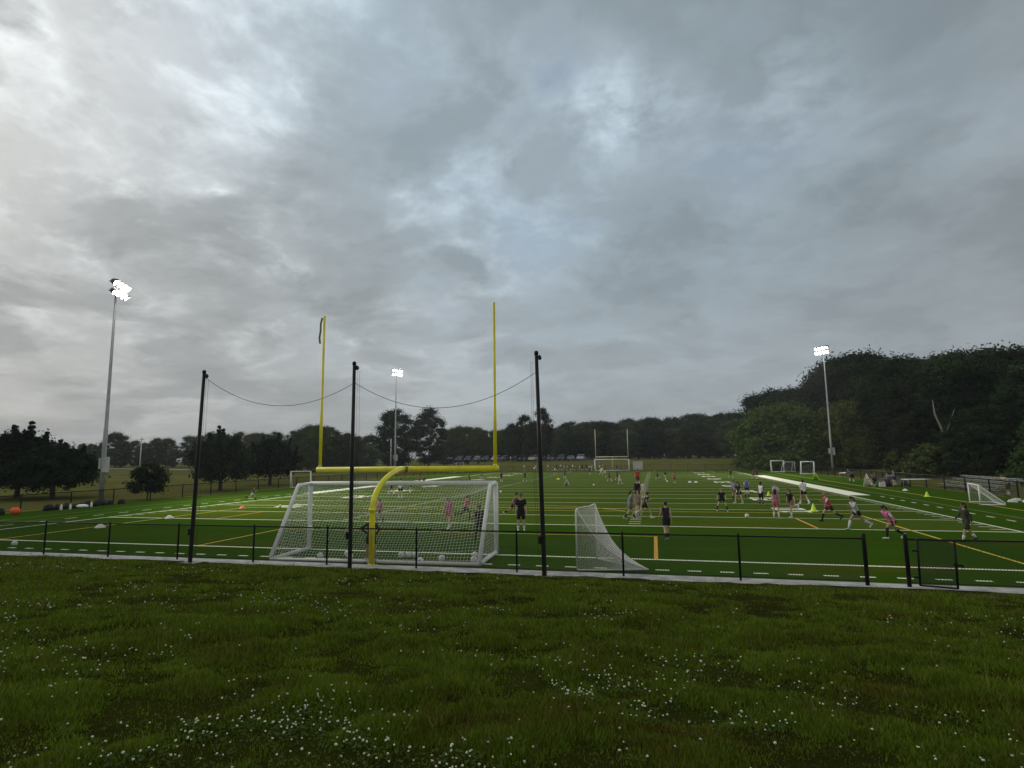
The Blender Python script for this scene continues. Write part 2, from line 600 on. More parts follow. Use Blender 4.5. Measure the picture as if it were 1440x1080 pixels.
yard = [9.144 + 4.572 * i for i in range(21)]
lines_y('yard_line', yard[1:-1], -24.3, 24.3, .115, .004, M_LINE)
lines_y('goal_line', [yard[0], yard[-1]], -24.3, 24.3, .15, .004, M_LINE)
lines_y('end_line', [0, FIELD_Y1], -24.5, 24.5, .17, .004, M_LINE)
for sx in (-1, 1):
    a, b = sorted((sx * 24.32, sx * 24.46))
    sheet('side_line', a, b, .07, 32.0, .004, M_LINE)
    sheet('side_line', a, b, 77.73, FIELD_Y1 - .07, .004, M_LINE)
    a, b = sorted((sx * 24.32, sx * 26.1))
    sheet('side_line_band', a, b, 32.0, 77.72, .004, M_LINE)
    for X, m, w in ((27.45, M_LINEB, .12), (29.85, M_LINEY if sx > 0 else M_LINEB, .12)):
        sheet('limit_line', sx * X - w / 2, sx * X + w / 2, -1.0, 110.5, .004, m)
    mb = MB()
    y = 10.058
    k = 0
    while y < 100.5:
        if k % 5 != 4:
            for X in (8.13, 23.9):
                mb.add([(sx * X - .30, y - .05, .004), (sx * X + .30, y - .05, .004), (sx * X + .30, y + .05, .004), (sx * X - .30, y + .05, .004)], [(0, 1, 2, 3)])
        y += .9144; k += 1
    tag(mb.build('hash_marks', M_LINE), kind='structure')
    mb = MB()
    for y in np.arange(-1.2, 31.5, 1.83):
        X = sx * 26.35
        mb.add([(X - .06, y, .004), (X + .06, y, .004), (X + .06, y + .75, .004), (X - .06, y + .75, .004)], [(0, 1, 2, 3)])
    tag(mb.build('limit_dashes', M_LINE), kind='structure')
mb = MB()
for x in np.arange(-26.2, 26.2, .93):
    mb.add([(x, -1.82, .004), (x + .40, -1.82, .004), (x + .40, -1.69, .004), (x, -1.69, .004)], [(0, 1, 2, 3)])
tag(mb.build('end_dashes', M_LINE), kind='structure')
# soccer markings in yellow
for yy0, sgn in ((.07, 1), (FIELD_Y1 - .07, -1)):
    f = lambda d: yy0 + sgn * d

    def sh(n, x0, x1, d0, d1, m, z=.008):
        a, b = sorted((f(d0), f(d1)))
        sheet(n, x0, x1, a, b, z, m)
    for sx in (-1, 1):
        sh('penalty_line', sx * 20.16 - .06, sx * 20.16 + .06, .0, 16.50, M_LINEY)
        sh('goal_area_line', sx * 9.16 - (.07 if sx > 0 else .055), sx * 9.16 + (.07 if sx > 0 else .055), .0, 5.45, M_LINEO if sx > 0 else M_LINEY)
        sh('short_line', sx * 16.45 - .06, sx * 16.45 + .06, 9.25, 13.35, M_LINEO)
    sh('penalty_line', -20.09, 20.09, 16.40, 16.52, M_LINEY)
    sh('goal_area_line', -9.07, 9.07, 5.40, 5.50, M_LINEY)
    mb = MB()
    n = 24
    a0 = math.asin(5.5 / 9.15)
    ring = []
    for i in range(n + 1):
        a = a0 + (math.pi - 2 * a0) * i / n
        for r in (9.09, 9.21):
            ring.append((r * math.cos(a), f(11 + r * math.sin(a)), .012))
    fs = [(2 * i, 2 * i + 1, 2 * i + 3, 2 * i + 2) for i in range(n)]
    if sgn < 0: fs = [q[::-1] for q in fs]
    tag(mb.add(ring, fs).build('penalty_arc', M_LINEY), kind='structure')
# yard numbers
DIG = {'0': [(.0, 0, .22, 1), (.58, 0, .8, 1), (.22, 0, .58, .17), (.22, .83, .58, 1)],
       '1': [(.29, 0, .51, 1), (.1, .75, .29, .9), (.1, 0, .29, .14), (.51, 0, .7, .14)],
       '2': [(0, 0, .8, .17), (0, .17, .22, .5), (0, .42, .8, .58), (.58, .58, .8, 1), (0, .83, .58, 1)],
       '3': [(.58, 0, .8, 1), (0, 0, .58, .17), (0, .83, .58, 1), (.15, .42, .58, .58)],
       '4': [(.52, 0, .75, 1), (0, .30, .52, .47), (0, .47, .22, 1)],
       '5': [(0, .83, .8, 1), (0, .45, .22, .83), (.22, .45, .8, .61), (.58, .17, .8, .45), (0, 0, .8, .17)]}
for i in range(9):
    y = yard[2 + 2 * i]
    num = str((10, 20, 30, 40, 50, 40, 30, 20, 10)[i])
    for sx in (-1, 1):
        mb = MB()
        for j, ch in enumerate(num):
            used = 0
            for k, (a, b, c, d_) in enumerate(DIG[ch]):
                u0 = -1.45 if j == 0 else .25
                pts = []
                for (u, w) in ((a, b), (c, b), (c, d_), (a, d_)):
                    uu = u0 + u * 1.5; ww = w * 1.83
                    pts.append((sx * (18.15 - ww), y + sx * uu, .008 + k * .0006))
                mb.add(pts, [(0, 1, 2, 3) if True else ()])
        o = tag(mb.build('yard_number', M_LINE), kind='structure')

# road and paths far off
M_ROAD = mat('pale_road', (.24, .24, .235), .9, .15, .5)
M_PATH = mat('gravel_path', (.20, .185, .15), .95, .2, .8)
M_ASPH = mat('asphalt', (.055, .055, .056), .9, .2, .5)


def strip(name, pts, w, m, dz=.05, zf=meadow_z):
    mb = MB()
    vs = []
    for i, (x, y) in enumerate(pts):
        a = Vector(pts[max(i - 1, 0)]); b = Vector(pts[min(i + 1, len(pts) - 1)])
        t = (b - a).normalized(); n = Vector((-t.y, t.x)) * w / 2
        for s in (1, -1):
            px, py = x + n.x * s, y + n.y * s
            vs.append((px, py, float(zf(px, py)) + dz))
    mb.add(vs, [(2 * i + 1, 2 * i + 3, 2 * i + 2, 2 * i) for i in range(len(pts) - 1)])
    return tag(mb.build(name, m), kind='structure')


strip('road', [(-300 + 8 * i, 121 - .1 * i) for i in range(24)], 7, M_ROAD, .10)
strip('path', [(-30 + 5 * i, 134 + .05 * i) for i in range(28)], 2.6, M_PATH, .10)
sheet('car_park', -75, -4, 136.5, 158, 2.06, M_ASPH)
strip('field_path', [(-130 + 6 * i, 62 + 2.4 * i) for i in range(15)], 1.6, M_PATH, .07)


# evening haze: one box of thin air round the whole scene
HZ = MB().box((0, 670, 12.5), (1860, 1900, 35)).build('haze', None)
HZ['kind'] = 'stuff'
_m = bpy.data.materials.new('haze_air'); _m.use_nodes = True
_t = NT(_m.node_tree); _t.t.nodes.clear()
_v = _t.n('ShaderNodeVolumePrincipled'); _v.inputs['Color'].default_value = (.86, .92, 1, 1); _v.inputs['Density'].default_value = HAZE
_v.inputs['Anisotropy'].default_value = .2
_o = _t.n('ShaderNodeOutputMaterial'); _t.link(_v.outputs[0], _o.inputs['Volume'])
HZ.data.materials.append(_m)

# ================================================================== TREES
M_LEAF_D = m_leaf('dark_foliage', (.024, .040, .018), (.050, .074, .030))
M_LEAF_M = m_leaf('green_foliage', (.036, .058, .018), (.080, .110, .036))
M_LEAF_L = m_leaf('light_foliage', (.064, .096, .022), (.140, .178, .044), .1)
M_LEAF_H = m_leaf('wood_foliage', (.014, .024, .011), (.034, .050, .021))
M_LEAF_P = m_leaf('pine_needles', (.012, .024, .013), (.028, .045, .022))
M_LEAF_F = m_leaf('hazed_far_foliage', (.060, .080, .042), (.115, .140, .072))  # leaf colour lightened so distant trees look hazed, on top of the haze box
TREE_SHAPES = {}


def crown_mesh(name, seed, h, rad, z0, nclump, nleaf, leaf, shape='round', clump=.28, droop=.0, spikes=()):
    """a crown of many leaf sprays gathered in uneven clumps"""
    g = np.random.default_rng(seed)
    cents = []
    tries = 0
    while len(cents) < nclump and tries < 20000:
        tries += 1
        u = g.random()
        zz = g.random()
        if shape == 'round': w = math.sin(math.pi * (zz * .92 + .06)) ** .55
        elif shape == 'spread': w = (math.sin(math.pi * min(1, zz * .85 + .14)) ** .5) * (1.0 - .25 * zz)
        elif shape == 'dome': w = math.sqrt(max(0, 1 - (zz * .97) ** 2))
        elif shape == 'cone': w = (1 - zz) ** .8 * .95 + .05
        elif shape == 'shrub': w = math.sin(math.pi * (zz * .8 + .16)) ** .6
        a = g.random() * 2 * math.pi
        rr = rad * w * (.35 + .65 * math.sqrt(u)) * (.82 + .30 * vnoise(a * 2.2 + seed, zz * 3, 1.0, seed))
        c = np.array([rr * math.cos(a), rr * math.sin(a), z0 + zz * (h - z0) * .96])
        cents.append(c)
    cr0 = []
    for (sx_, sy_, za, zb, r0) in spikes:
        for q in np.linspace(0, 1, 6):
            cents.append(np.array([sx_ * (1 + .25 * q), sy_ * (1 + .25 * q), za + (zb - za) * q])); cr0.append(r0 * (1 - .72 * q))
    cents = np.array(cents)
    cr = rad * clump * (.6 + .8 * g.random(len(cents)))
    if cr0: cr[-len(cr0):] = cr0
    if shape == 'cone': cr *= np.clip(1.25 - (cents[:, 2] - z0) / (h - z0), .35, 1)
    N = len(cents) * nleaf
    ci = np.repeat(np.arange(len(cents)), nleaf)
    d = g.normal(size=(N, 3)); d /= np.linalg.norm(d, axis=1)[:, None]
    rad_ = cr[ci] * np.minimum(np.abs(g.normal(size=N)) * .58 + .18, 1.45)
    P = cents[ci] + d * rad_[:, None] * np.array([1, 1, .72])
    if droop: P[:, 2] -= droop * (np.hypot(P[:, 0], P[:, 1]) / rad) ** 2
    # stray twigs past the outline
    nrm = d + g.normal(size=(N, 3)) * .7 + np.array([0, 0, .5]); nrm /= np.linalg.norm(nrm, axis=1)[:, None]
    t = np.cross(nrm, g.normal(size=(N, 3))); t /= np.linalg.norm(t, axis=1)[:, None]
    b = np.cross(nrm, t)
    s = leaf * (.55 + .9 * g.random(N))
    tl = t * (s * .75)[:, None]; bl = b * (s * .42)[:, None]
    V = np.stack([P - tl, P + bl, P + tl, P - bl], 1).reshape(-1, 3)
    T = np.arange(N * 4).reshape(-1, 4)
    return np_mesh(name, V, T), cents


def trunk_mb(cents, h, z0, r, seed, nlimb=7, top=.75, fork=None):
    g = np.random.default_rng(seed + 99)
    mb = MB()
    zt = z0 + (h - z0) * top
    lean = g.normal(size=2) * .03 * h
    P = lambda q: Vector((lean[0] * q * q, lean[1] * q * q, zt * q))
    qs = [0, .04, .2, .4, .6, .8, 1.0]
    mb.tube([P(q) + Vector((0, 0, -.15 if q == 0 else 0)) for q in qs], [r * 1.5, r * 1.15, r, r * .82, r * .6, r * .38, r * .15], 8)
    order = g.permutation(len(cents))[:nlimb]
    for i in order:
        c = Vector(cents[i])
        q = min(.85, max(z0 * .75 / zt, (c.z - .35 * math.hypot(c.x, c.y)) / zt))
        s = P(q)
        mid = s.lerp(c, .5) + Vector((0, 0, .06 * h * g.random()))
        rr = r * (1 - q) * .55 + .02 * r
        mb.tube([s, mid, c], [rr, rr * .6, rr * .2], 6, cap=False)
    return mb


def tree_kind(key, h, rad, z0, nclump, nleaf, leaf, shape, trunk_r, seed, clump=.28, droop=0., nlimb=8, top=.75, spikes=()):
    cm, cents = crown_mesh('crown_' + key, seed, h if not spikes else h * .84, rad, z0, nclump, nleaf, leaf, shape, clump, droop, spikes)
    tm = trunk_mb(cents, h, z0, trunk_r, seed, nlimb, top).mesh('trunk_' + key)
    tm.materials.append(M_BARK)
    tm.polygons.foreach_set('use_smooth', [True] * len(tm.polygons))
    cm.materials.append(None)
    TREE_SHAPES[key] = (cm, tm, h)


tree_kind('broad_one', 18, 6.2, 1.6, 135, 270, .30, 'round', .30, 11, .27)
tree_kind('broad_two', 18, 5.6, 1.8, 110, 270, .30, 'round', .28, 12, .30)
tree_kind('broad_three', 18, 7.2, 1.8, 125, 270, .31, 'dome', .32, 13, .24)
tree_kind('tall_one', 22, 5.6, 2.2, 135, 270, .30, 'round', .33, 14, .28)
tree_kind('feather_one', 18, 5.4, 3.0, 105, 100, .32, 'round', .26, 15, .30, nlimb=18, top=.93)
tree_kind('willow_one', 12, 9.0, 1.0, 170, 170, .34, 'dome', .35, 16, .20)
SPK = [(.5, .1, 5.2, 7.3, .55), (-.5, .4, 5.0, 6.9, .6), (1.5, .3, 4.8, 6.3, .5), (-1.6, -.4, 4.6, 6.0, .5), (.3, 1.4, 4.8, 6.4, .5), (-.4, -1.5, 4.8, 6.2, .5), (2.7, -.2, 3.9, 5.2, .45), (-2.8, .6, 3.8, 5.0, .45)]
SPK2 = [(.9, .2, 4.2, 6.2, .5), (-1.2, .3, 4.2, 5.9, .5), (2.4, .5, 3.7, 5.6, .5), (-2.4, -.4, 3.6, 5.2, .5), (.1, 1.8, 4.2, 5.8, .5), (.3, -2.0, 4.0, 5.5, .5), (3.6, -.4, 3.0, 4.5, .45), (-3.6, .2, 2.9, 4.3, .45)]
tree_kind('pine_spread', 7.2, 4.3, 1.6, 120, 170, .20, 'spread', .22, 17, .21, nlimb=12, spikes=SPK)
tree_kind('pine_spread_two', 6.2, 4.6, 1.5, 130, 170, .20, 'spread', .24, 18, .20, nlimb=12, spikes=SPK2)
tree_kind('pine_cone', 14, 3.8, 1.0, 90, 85, .45, 'cone', .2, 19, .30, top=.92)
tree_kind('shrub_one', 3.4, 1.35, .8, 60, 80, .16, 'shrub', .05, 20, .30)
tree_kind('bush_one', 4.0, 2.8, .1, 70, 90, .30, 'dome', .12, 21, .28)


def tree(key, x, y, h, m, label, group=None, name='tree', wide=1.0, rz=None, z=None, cat='tree', bark=None, sink=0.0):
    cm, tm, h0 = TREE_SHAPES[key]
    s = h / h0
    if z is None: z = float(meadow_z(x, y))
    t = thing(name, (x, y, z - sink), label, cat, group, rz if rz is not None else random.random() * 6.28)
    t.scale = (s * wide, s * wide, s)
    c = bpy.data.objects.new('crown', cm); COL.objects.link(c); c.parent = t
    c.material_slots[0].link = 'OBJECT'; c.material_slots[0].material = m
    k = bpy.data.objects.new('trunk', tm); COL.objects.link(k); k.parent = t
    if bark:
        k.material_slots[0].link = 'OBJECT'; k.material_slots[0].material = bark
    return t


def ray_xy(px, dist):
    """point on the ground at a given depth along a column of the view"""
    d = fw * F_PX + rt2 * (px - 720) + up2 * (540 - 645)
    d = d / (d.dot(fw))
    p = CAM + d * dist
    return p.x, p.y


ORD = ['first', 'second', 'third', 'fourth', 'fifth', 'sixth', 'seventh', 'eighth', 'ninth', 'tenth'] + [f'{i}th' for i in range(11, 21)] + ['21st', '22nd', '23rd'] + [f'{i}th' for i in range(24, 31)] + ['31st', '32nd', '33rd'] + [f'{i}th' for i in range(34, 60)]


def across(x, y):
    """order of a place from left to right as one looks over the field"""
    d = Vector((x, y, 0)) - CAM
    return d.dot(rt) / d.dot(fw)


def plant(rows, name, mats, labels, group, zf=None, wide=(.95, 1.35)):
    for i, (k, x, y, h) in enumerate(sorted(rows, key=lambda q: across(q[1], q[2]))):
        tree(k, x, y, h, random.choice(mats), labels.replace('#', ORD[i]), group, name, wide=random.uniform(*wide))


HILL_BACK = [("tall_one",33.5,158.4,17.0),("broad_three",36.7,161.2,18.5),("broad_two",39.0,152.5,17.9),("broad_two",41.6,148.0,18.7),("broad_two",43.4,141.7,18.0),("broad_three",45.6,134.7,17.6),("broad_one",47.8,130.4,18.3),("tall_one",50.1,129.3,20.6),("broad_two",50.1,120.3,22.0),("broad_one",51.0,114.7,22.8),("broad_two",52.5,111.1,22.4),("broad_three",51.0,100.6,19.7),("tall_one",54.0,101.4,19.2),("tall_one",57.4,105.2,20.9),("broad_one",58.2,101.3,19.3),("broad_three",58.8,97.3,18.6),("tall_one",59.3,94.3,18.8),("broad_one",57.5,85.3,18.3),("broad_two",62.1,92.0,18.0),("tall_one",63.9,90.9,18.6),("broad_two",58.9,77.9,17.2),("tall_one",66.9,90.0,16.7),("broad_two",63.0,79.0,16.7),("broad_one",62.5,75.4,16.2),("broad_three",68.5,82.8,15.7)]
HILL_MID = [("broad_three",32.1,155.7,11.5),("tall_one",35.2,145.9,13.7),("broad_three",38.4,146.4,13.6),("tall_one",39.9,139.0,13.7),("broad_three",41.9,129.9,13.1),("broad_three",44.3,127.3,14.8),("broad_two",45.4,119.5,15.3),("broad_one",47.4,114.1,17.8),("broad_one",45.7,102.1,18.3),("tall_one",48.6,104.8,19.7),("broad_three",48.0,94.7,16.3),("broad_two",52.8,100.9,15.9),("broad_three",53.6,97.0,16.5),("broad_two",50.8,83.8,15.6),("broad_three",54.3,87.5,15.7),("broad_one",54.9,85.1,15.0),("broad_one",59.1,89.6,15.1),("broad_three",53.9,74.7,14.2),("broad_three",56.6,76.2,14.6),("broad_one",57.7,75.3,15.0),("broad_one",58.6,73.8,13.1),("tall_one",57.6,69.0,13.6),("tall_one",59.7,69.9,12.5),("broad_one",64.4,75.0,12.9)]
HILL_FRONT = [("broad_three",41.4,125.5,8.0),("broad_two",44.1,118.4,9.5),("broad_two",44.1,105.9,9.2),("broad_one",47.0,104.2,9.7),("tall_one",46.2,91.4,9.5),("tall_one",47.5,86.3,9.3),("tall_one",48.6,81.6,9.0),("broad_one",49.0,77.3,9.0),("broad_three",53.3,81.0,8.5),("broad_two",55.4,79.9,9.0),("broad_three",50.7,65.5,8.7),("broad_one",55.5,71.3,8.9),("tall_one",54.0,63.8,8.7),("tall_one",56.1,64.2,8.3),("broad_three",55.5,59.7,8.4)]
FAR_BACK = [("broad_two",-31.6,197.9,11.8),("broad_two",-25.6,194.1,12.2),("broad_two",-23.5,197.6,13.6),("broad_one",-21.4,200.8,14.6),("broad_three",-16.7,199.2,14.0),("broad_three",-14.2,201.8,14.5),("broad_three",-11.3,210.3,15.1),("broad_three",-7.5,205.9,14.3),("broad_two",-3.9,207.6,14.2),("broad_one",-0.6,215.4,16.2),("broad_three",3.4,210.0,14.9),("broad_three",7.3,210.4,15.9),("broad_two",9.2,209.1,15.7),("tall_one",13.6,216.6,15.0),("broad_three",16.7,216.4,16.3),("broad_one",20.6,219.0,15.6),("broad_three",23.3,218.1,17.2),("broad_three",26.7,216.6,17.3),("broad_two",29.3,219.0,16.2),("tall_one",34.7,221.2,17.0),("broad_three",36.7,215.4,17.3),("broad_one",40.9,227.2,18.1)]
FAR_FRONT = [("tall_one",-27.3,183.9,7.4),("broad_one",-23.5,180.2,8.5),("broad_two",-20.0,181.5,9.3),("tall_one",-16.3,181.8,9.7),("broad_two",-12.6,183.2,10.0),("broad_three",-10.1,185.6,9.8),("broad_two",-5.9,181.3,9.5),("tall_one",-2.8,178.6,9.6),("broad_two",0.5,178.9,9.9),("broad_two",3.7,191.1,11.1),("broad_two",7.0,184.3,10.4),("broad_two",11.1,179.2,10.4),("broad_one",14.2,179.4,10.1),("tall_one",16.8,186.0,10.3),("broad_three",20.7,185.4,11.1),("broad_three",23.8,183.2,12.0),("tall_one",27.1,182.1,11.2),("broad_two",29.6,182.4,11.0),("broad_two",33.1,180.1,12.5),("broad_one",34.8,171.2,12.3)]
LEFT_BACK = [("tall_one",-234.0,140.5,9.1),("broad_one",-233.0,143.0,9.0),("broad_three",-228.7,143.7,9.3),("broad_one",-224.0,144.7,9.6),("tall_one",-218.7,143.6,9.8),("broad_three",-215.9,146.2,9.4),("broad_two",-209.6,145.2,9.5),("broad_two",-205.9,146.3,9.1),("broad_two",-200.2,145.3,8.8),("broad_one",-196.8,147.4,9.0),("broad_one",-193.1,147.0,8.8),("broad_one",-192.9,151.4,9.0),("broad_two",-185.7,150.5,12.8),("broad_one",-181.2,150.4,10.9),("broad_two",-180.0,153.2,9.9),("broad_two",-174.3,151.6,8.9),("tall_one",-168.4,151.6,10.5),("broad_two",-162.7,150.6,10.2),("broad_three",-158.1,151.9,9.8),("broad_two",-149.9,147.9,10.9),("broad_three",-143.6,145.4,11.1),("broad_two",-136.5,142.6,11.7),("broad_one",-135.5,144.8,12.0),("broad_two",-124.6,138.7,11.6),("broad_one",-121.0,138.5,11.8),("broad_three",-111.0,131.9,11.2),("broad_one",-110.0,134.6,11.3),("broad_one",-100.9,127.9,11.4),("broad_one",-97.3,127.7,12.0),("broad_three",-92.6,126.3,11.5),("broad_two",-89.0,128.1,13.0),("tall_one",-87.3,129.2,12.9),("broad_three",-81.8,126.4,12.5),("broad_one",-83.8,133.9,11.3),("broad_three",-77.5,129.0,10.3),("tall_one",-76.4,133.4,10.0),("broad_two",-74.9,138.0,10.5)]
LEFT_FRONT = [("broad_three",-221.6,132.2,6.0),("broad_two",-216.1,132.9,6.4),("broad_three",-214.3,135.4,6.1),("broad_three",-204.3,133.0,6.3),("broad_three",-199.2,133.4,5.8),("broad_two",-192.6,133.2,6.1),("broad_three",-187.7,133.8,5.8),("broad_two",-178.1,131.4,5.6),("broad_three",-176.3,134.6,6.0),("broad_three",-173.4,136.3,6.1),("broad_two",-167.4,136.7,9.0),("broad_three",-160.5,135.3,5.9),("broad_three",-159.6,139.2,6.4),("broad_two",-152.0,137.9,7.0),("broad_two",-150.6,141.3,6.3),("broad_two",-138.9,136.5,7.5),("broad_two",-128.8,130.9,8.5),("broad_three",-120.0,125.9,8.0),("broad_two",-118.2,129.7,9.0),("broad_three",-107.0,121.3,9.2),("broad_three",-95.3,113.5,8.6),("broad_two",-91.0,113.2,7.9),("broad_two",-87.9,114.2,8.5),("broad_three",-83.4,114.2,9.0),("broad_three",-79.0,113.5,9.0),("broad_two",-79.4,120.0,9.9),("broad_three",-74.0,116.6,9.2),("broad_two",-72.2,122.8,7.7),("broad_two",-65.6,118.5,7.1)]
MID = [("broad_two",-60.1,162.5,12.5),("broad_two",-55.1,158.5,12.4),("broad_one",-54.2,162.9,13.2),("broad_three",-50.9,160.6,12.5),("tall_one",-47.6,161.4,12.1),("tall_one",-45.0,160.6,10.8),("broad_two",-41.6,160.2,10.5),("broad_one",-41.0,167.6,11.1),("broad_two",-36.9,164.5,11.6),("broad_one",-33.9,160.8,11.6),("broad_two",-33.2,169.0,12.2),("broad_three",-29.8,167.0,12.4),("broad_one",-26.7,169.5,12.4)]


HILL_BACK = HILL_BACK[2:]; HILL_MID = HILL_MID[2:]
HILL_FRONT = [q for q in HILL_FRONT if not (85 < q[2] < 122)]
back_ = lambda L, k: [(a, round(CAM.x + (x - CAM.x) * k, 1), round(CAM.y + (y - CAM.y) * k, 1), round(h * .97 * k, 1)) if (40 < x < 54 and 82 < y < 124) else (a, x, y, h) for (a, x, y, h) in L]
HILL_MID = back_(HILL_MID, 1.19)
HILL_BACK = back_(HILL_BACK, 1.16)
GH = 'trees of the dark wood on the hillside'
plant(HILL_BACK, 'tree', [M_LEAF_H, M_LEAF_D], 'tall dark tree, # from the left on the skyline of the wooded hillside', GH, wide=(1.0, 1.35))
plant(HILL_MID, 'tree', [M_LEAF_H, M_LEAF_H, M_LEAF_D], 'dark tree, # from the left in the middle rank of the hillside wood', 'trees in the middle of the hillside wood', wide=(1.05, 1.4))
plant(HILL_FRONT, 'tree', [M_LEAF_H], 'low dark tree, # from the left along the foot of the hillside wood', 'trees along the foot of the hillside wood', wide=(1.2, 1.6))
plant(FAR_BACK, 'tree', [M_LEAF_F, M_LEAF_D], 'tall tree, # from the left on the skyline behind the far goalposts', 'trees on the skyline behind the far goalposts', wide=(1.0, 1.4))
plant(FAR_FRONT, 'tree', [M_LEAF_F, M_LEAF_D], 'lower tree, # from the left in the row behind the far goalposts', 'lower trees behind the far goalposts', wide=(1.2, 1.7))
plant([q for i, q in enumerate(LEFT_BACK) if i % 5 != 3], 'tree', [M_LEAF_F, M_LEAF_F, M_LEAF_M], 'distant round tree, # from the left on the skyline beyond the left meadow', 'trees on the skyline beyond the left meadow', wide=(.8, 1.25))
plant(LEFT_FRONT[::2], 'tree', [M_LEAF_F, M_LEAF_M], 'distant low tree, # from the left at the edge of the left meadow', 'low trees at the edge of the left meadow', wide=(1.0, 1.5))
plant(MID, 'tree', [M_LEAF_M, M_LEAF_L], 'green tree, # from the left directly behind the parked cars', 'trees behind the parked cars', wide=(.9, 1.2))
# single trees that stand out
tree('broad_one', -63.8, 133.2, 17.4, M_LEAF_D, 'tall dark round tree behind the middle floodlight pole', wide=1.05)
tree('tall_one', -54.6, 135.5, 17.2, M_LEAF_D, 'tall dark tree just right of the middle floodlight pole, twin of the one behind it', wide=1.15)
tree('feather_one', -76.8, 114.4, 12.3, M_LEAF_L, 'airy green tree behind the left upright of the yellow goalpost', wide=1.25, rz=.4)
tree('feather_one', -69.4, 116.2, 10.2, M_LEAF_F, 'smaller airy green tree between the left upright and the middle net pole', wide=1.3, rz=2.1)
tree('feather_one', -87.4, 122.1, 11.2, M_LEAF_M, 'airy green tree standing left of the left upright', wide=1.3, rz=4.0)
tree('feather_one', -25.9, 137.5, 13.2, M_LEAF_D, 'thin feathery tree just right of the right upright of the yellow goalpost', wide=.8, rz=1.1)
tree('feather_one', -22.4, 143.5, 15.4, M_LEAF_D, 'tallest feathery tree behind the right net pole', wide=.75, rz=2.9)
tree('feather_one', -30.5, 139.0, 11.0, M_LEAF_D, 'feathery tree right behind the right upright of the yellow goalpost', wide=.9, rz=5.2)
tree('pine_spread', -54.0, 24.6, 7.6, M_LEAF_P, 'dark spreading pine with a tufted top at the left edge, beyond the side fence', wide=1.0, rz=1.0, cat='pine tree', name='pine_tree')
tree('pine_spread_two', -48.3, 23.8, 5.7, M_LEAF_P, 'dark flat topped spreading pine left of the nearest floodlight pole', wide=1.0, rz=2.0, cat='pine tree', name='pine_tree')
tree('pine_spread', -39.8, 36.4, 7.3, M_LEAF_P, 'dark spreading pine behind the left net pole', wide=.85, rz=3.0, cat='pine tree', name='pine_tree')
tree('pine_spread_two', -42.5, 48.8, 7.0, M_LEAF_P, 'dark pine between the left net pole and the left upright', wide=.72, rz=.3, cat='pine tree', name='pine_tree')
tree('shrub_one', -36.0, 23.0, 3.3, M_LEAF_P, 'small bushy tree on a thin stem behind the left side fence', wide=1.15, rz=.7, name='small_tree')
tree('willow_one', 35.5, 111.0, 13.6, M_LEAF_L, 'broad light green tree before the dark wood, left of the right floodlight pole', wide=1.05, rz=.5)
tree('willow_one', 47.6, 110.0, 13.4, M_LEAF_L, 'broad light green tree directly behind the right floodlight pole', wide=.85, rz=2.5)
tree('willow_one', 49.2, 103.0, 6.2, M_LEAF_L, 'low wide olive green tree right of the right floodlight pole', wide=1.15, rz=4.5)
tree('bush_one', 45.2, 77.4, 3.6, M_LEAF_M, 'small rounded bush behind the camp chairs on the right side', rz=.2, name='bush', cat='bush')
tree('bush_one', 45.5, 67.1, 4.2, M_LEAF_M, 'larger rounded bush behind the bleachers on the right side', rz=1.4, name='bush', cat='bush')
tree('pine_cone', 46.5, 48.0, 7.4, M_LEAF_M, 'olive conifer at the right edge of the view beyond the fence', wide=1.3, rz=2.4, name='conifer_tree', cat='tree')
# pale bare trunk in the wood
g_ = thing('bare_tree', (47.0, 67.4, float(meadow_z(47, 67.4))), 'pale bare forked trunk standing against the dark wood on the right', 'tree')
MB().tube([(0.9, .3, -.1), (.6, .2, 2), (.1, 0, 5), (-.35, -.1, 6.4), (-.9, 0, 8.3), (-1.0, 0, 10.2)], [.26, .22, .18, .14, .10, .04], 8).build('trunk', M_PALEBARK, g_, True)
MB().tube([(.06, 0, 4.9), (.5, .1, 6.3), (.95, 0, 7.6), (1.5, .1, 8.9)], [.12, .10, .07, .03], 6).build('limb', M_PALEBARK, g_, True)

# ================================================================== FENCES
def chain_link(mb, a, b, z0, z1, cell=.0707, w=.0072):
    """diagonal wires filling the panel from a to b"""
    a = Vector(a); b = Vector(b); d = b - a; Lg = d.length; d.normalize()
    H = z1 - z0
    n = int((Lg + H) / cell) + 1
    for i in range(n):
        for s in (1, -1):
            u0 = -H + i * cell; u1 = u0 + H
            za, zb = (z0, z1) if s > 0 else (z1, z0)
            if u0 < 0: za = za + (zb - za) * (-u0 / H); u0 = 0
            if u1 > Lg: zb = za + (zb - za) * ((Lg - u0) / (u1 - u0)) if u1 > u0 else zb; u1 = Lg
            if u1 - u0 < .01: continue
            p = a + d * u0; q = a + d * u1
            mb.strand((p.x, p.y, za), (q.x, q.y, zb), w)


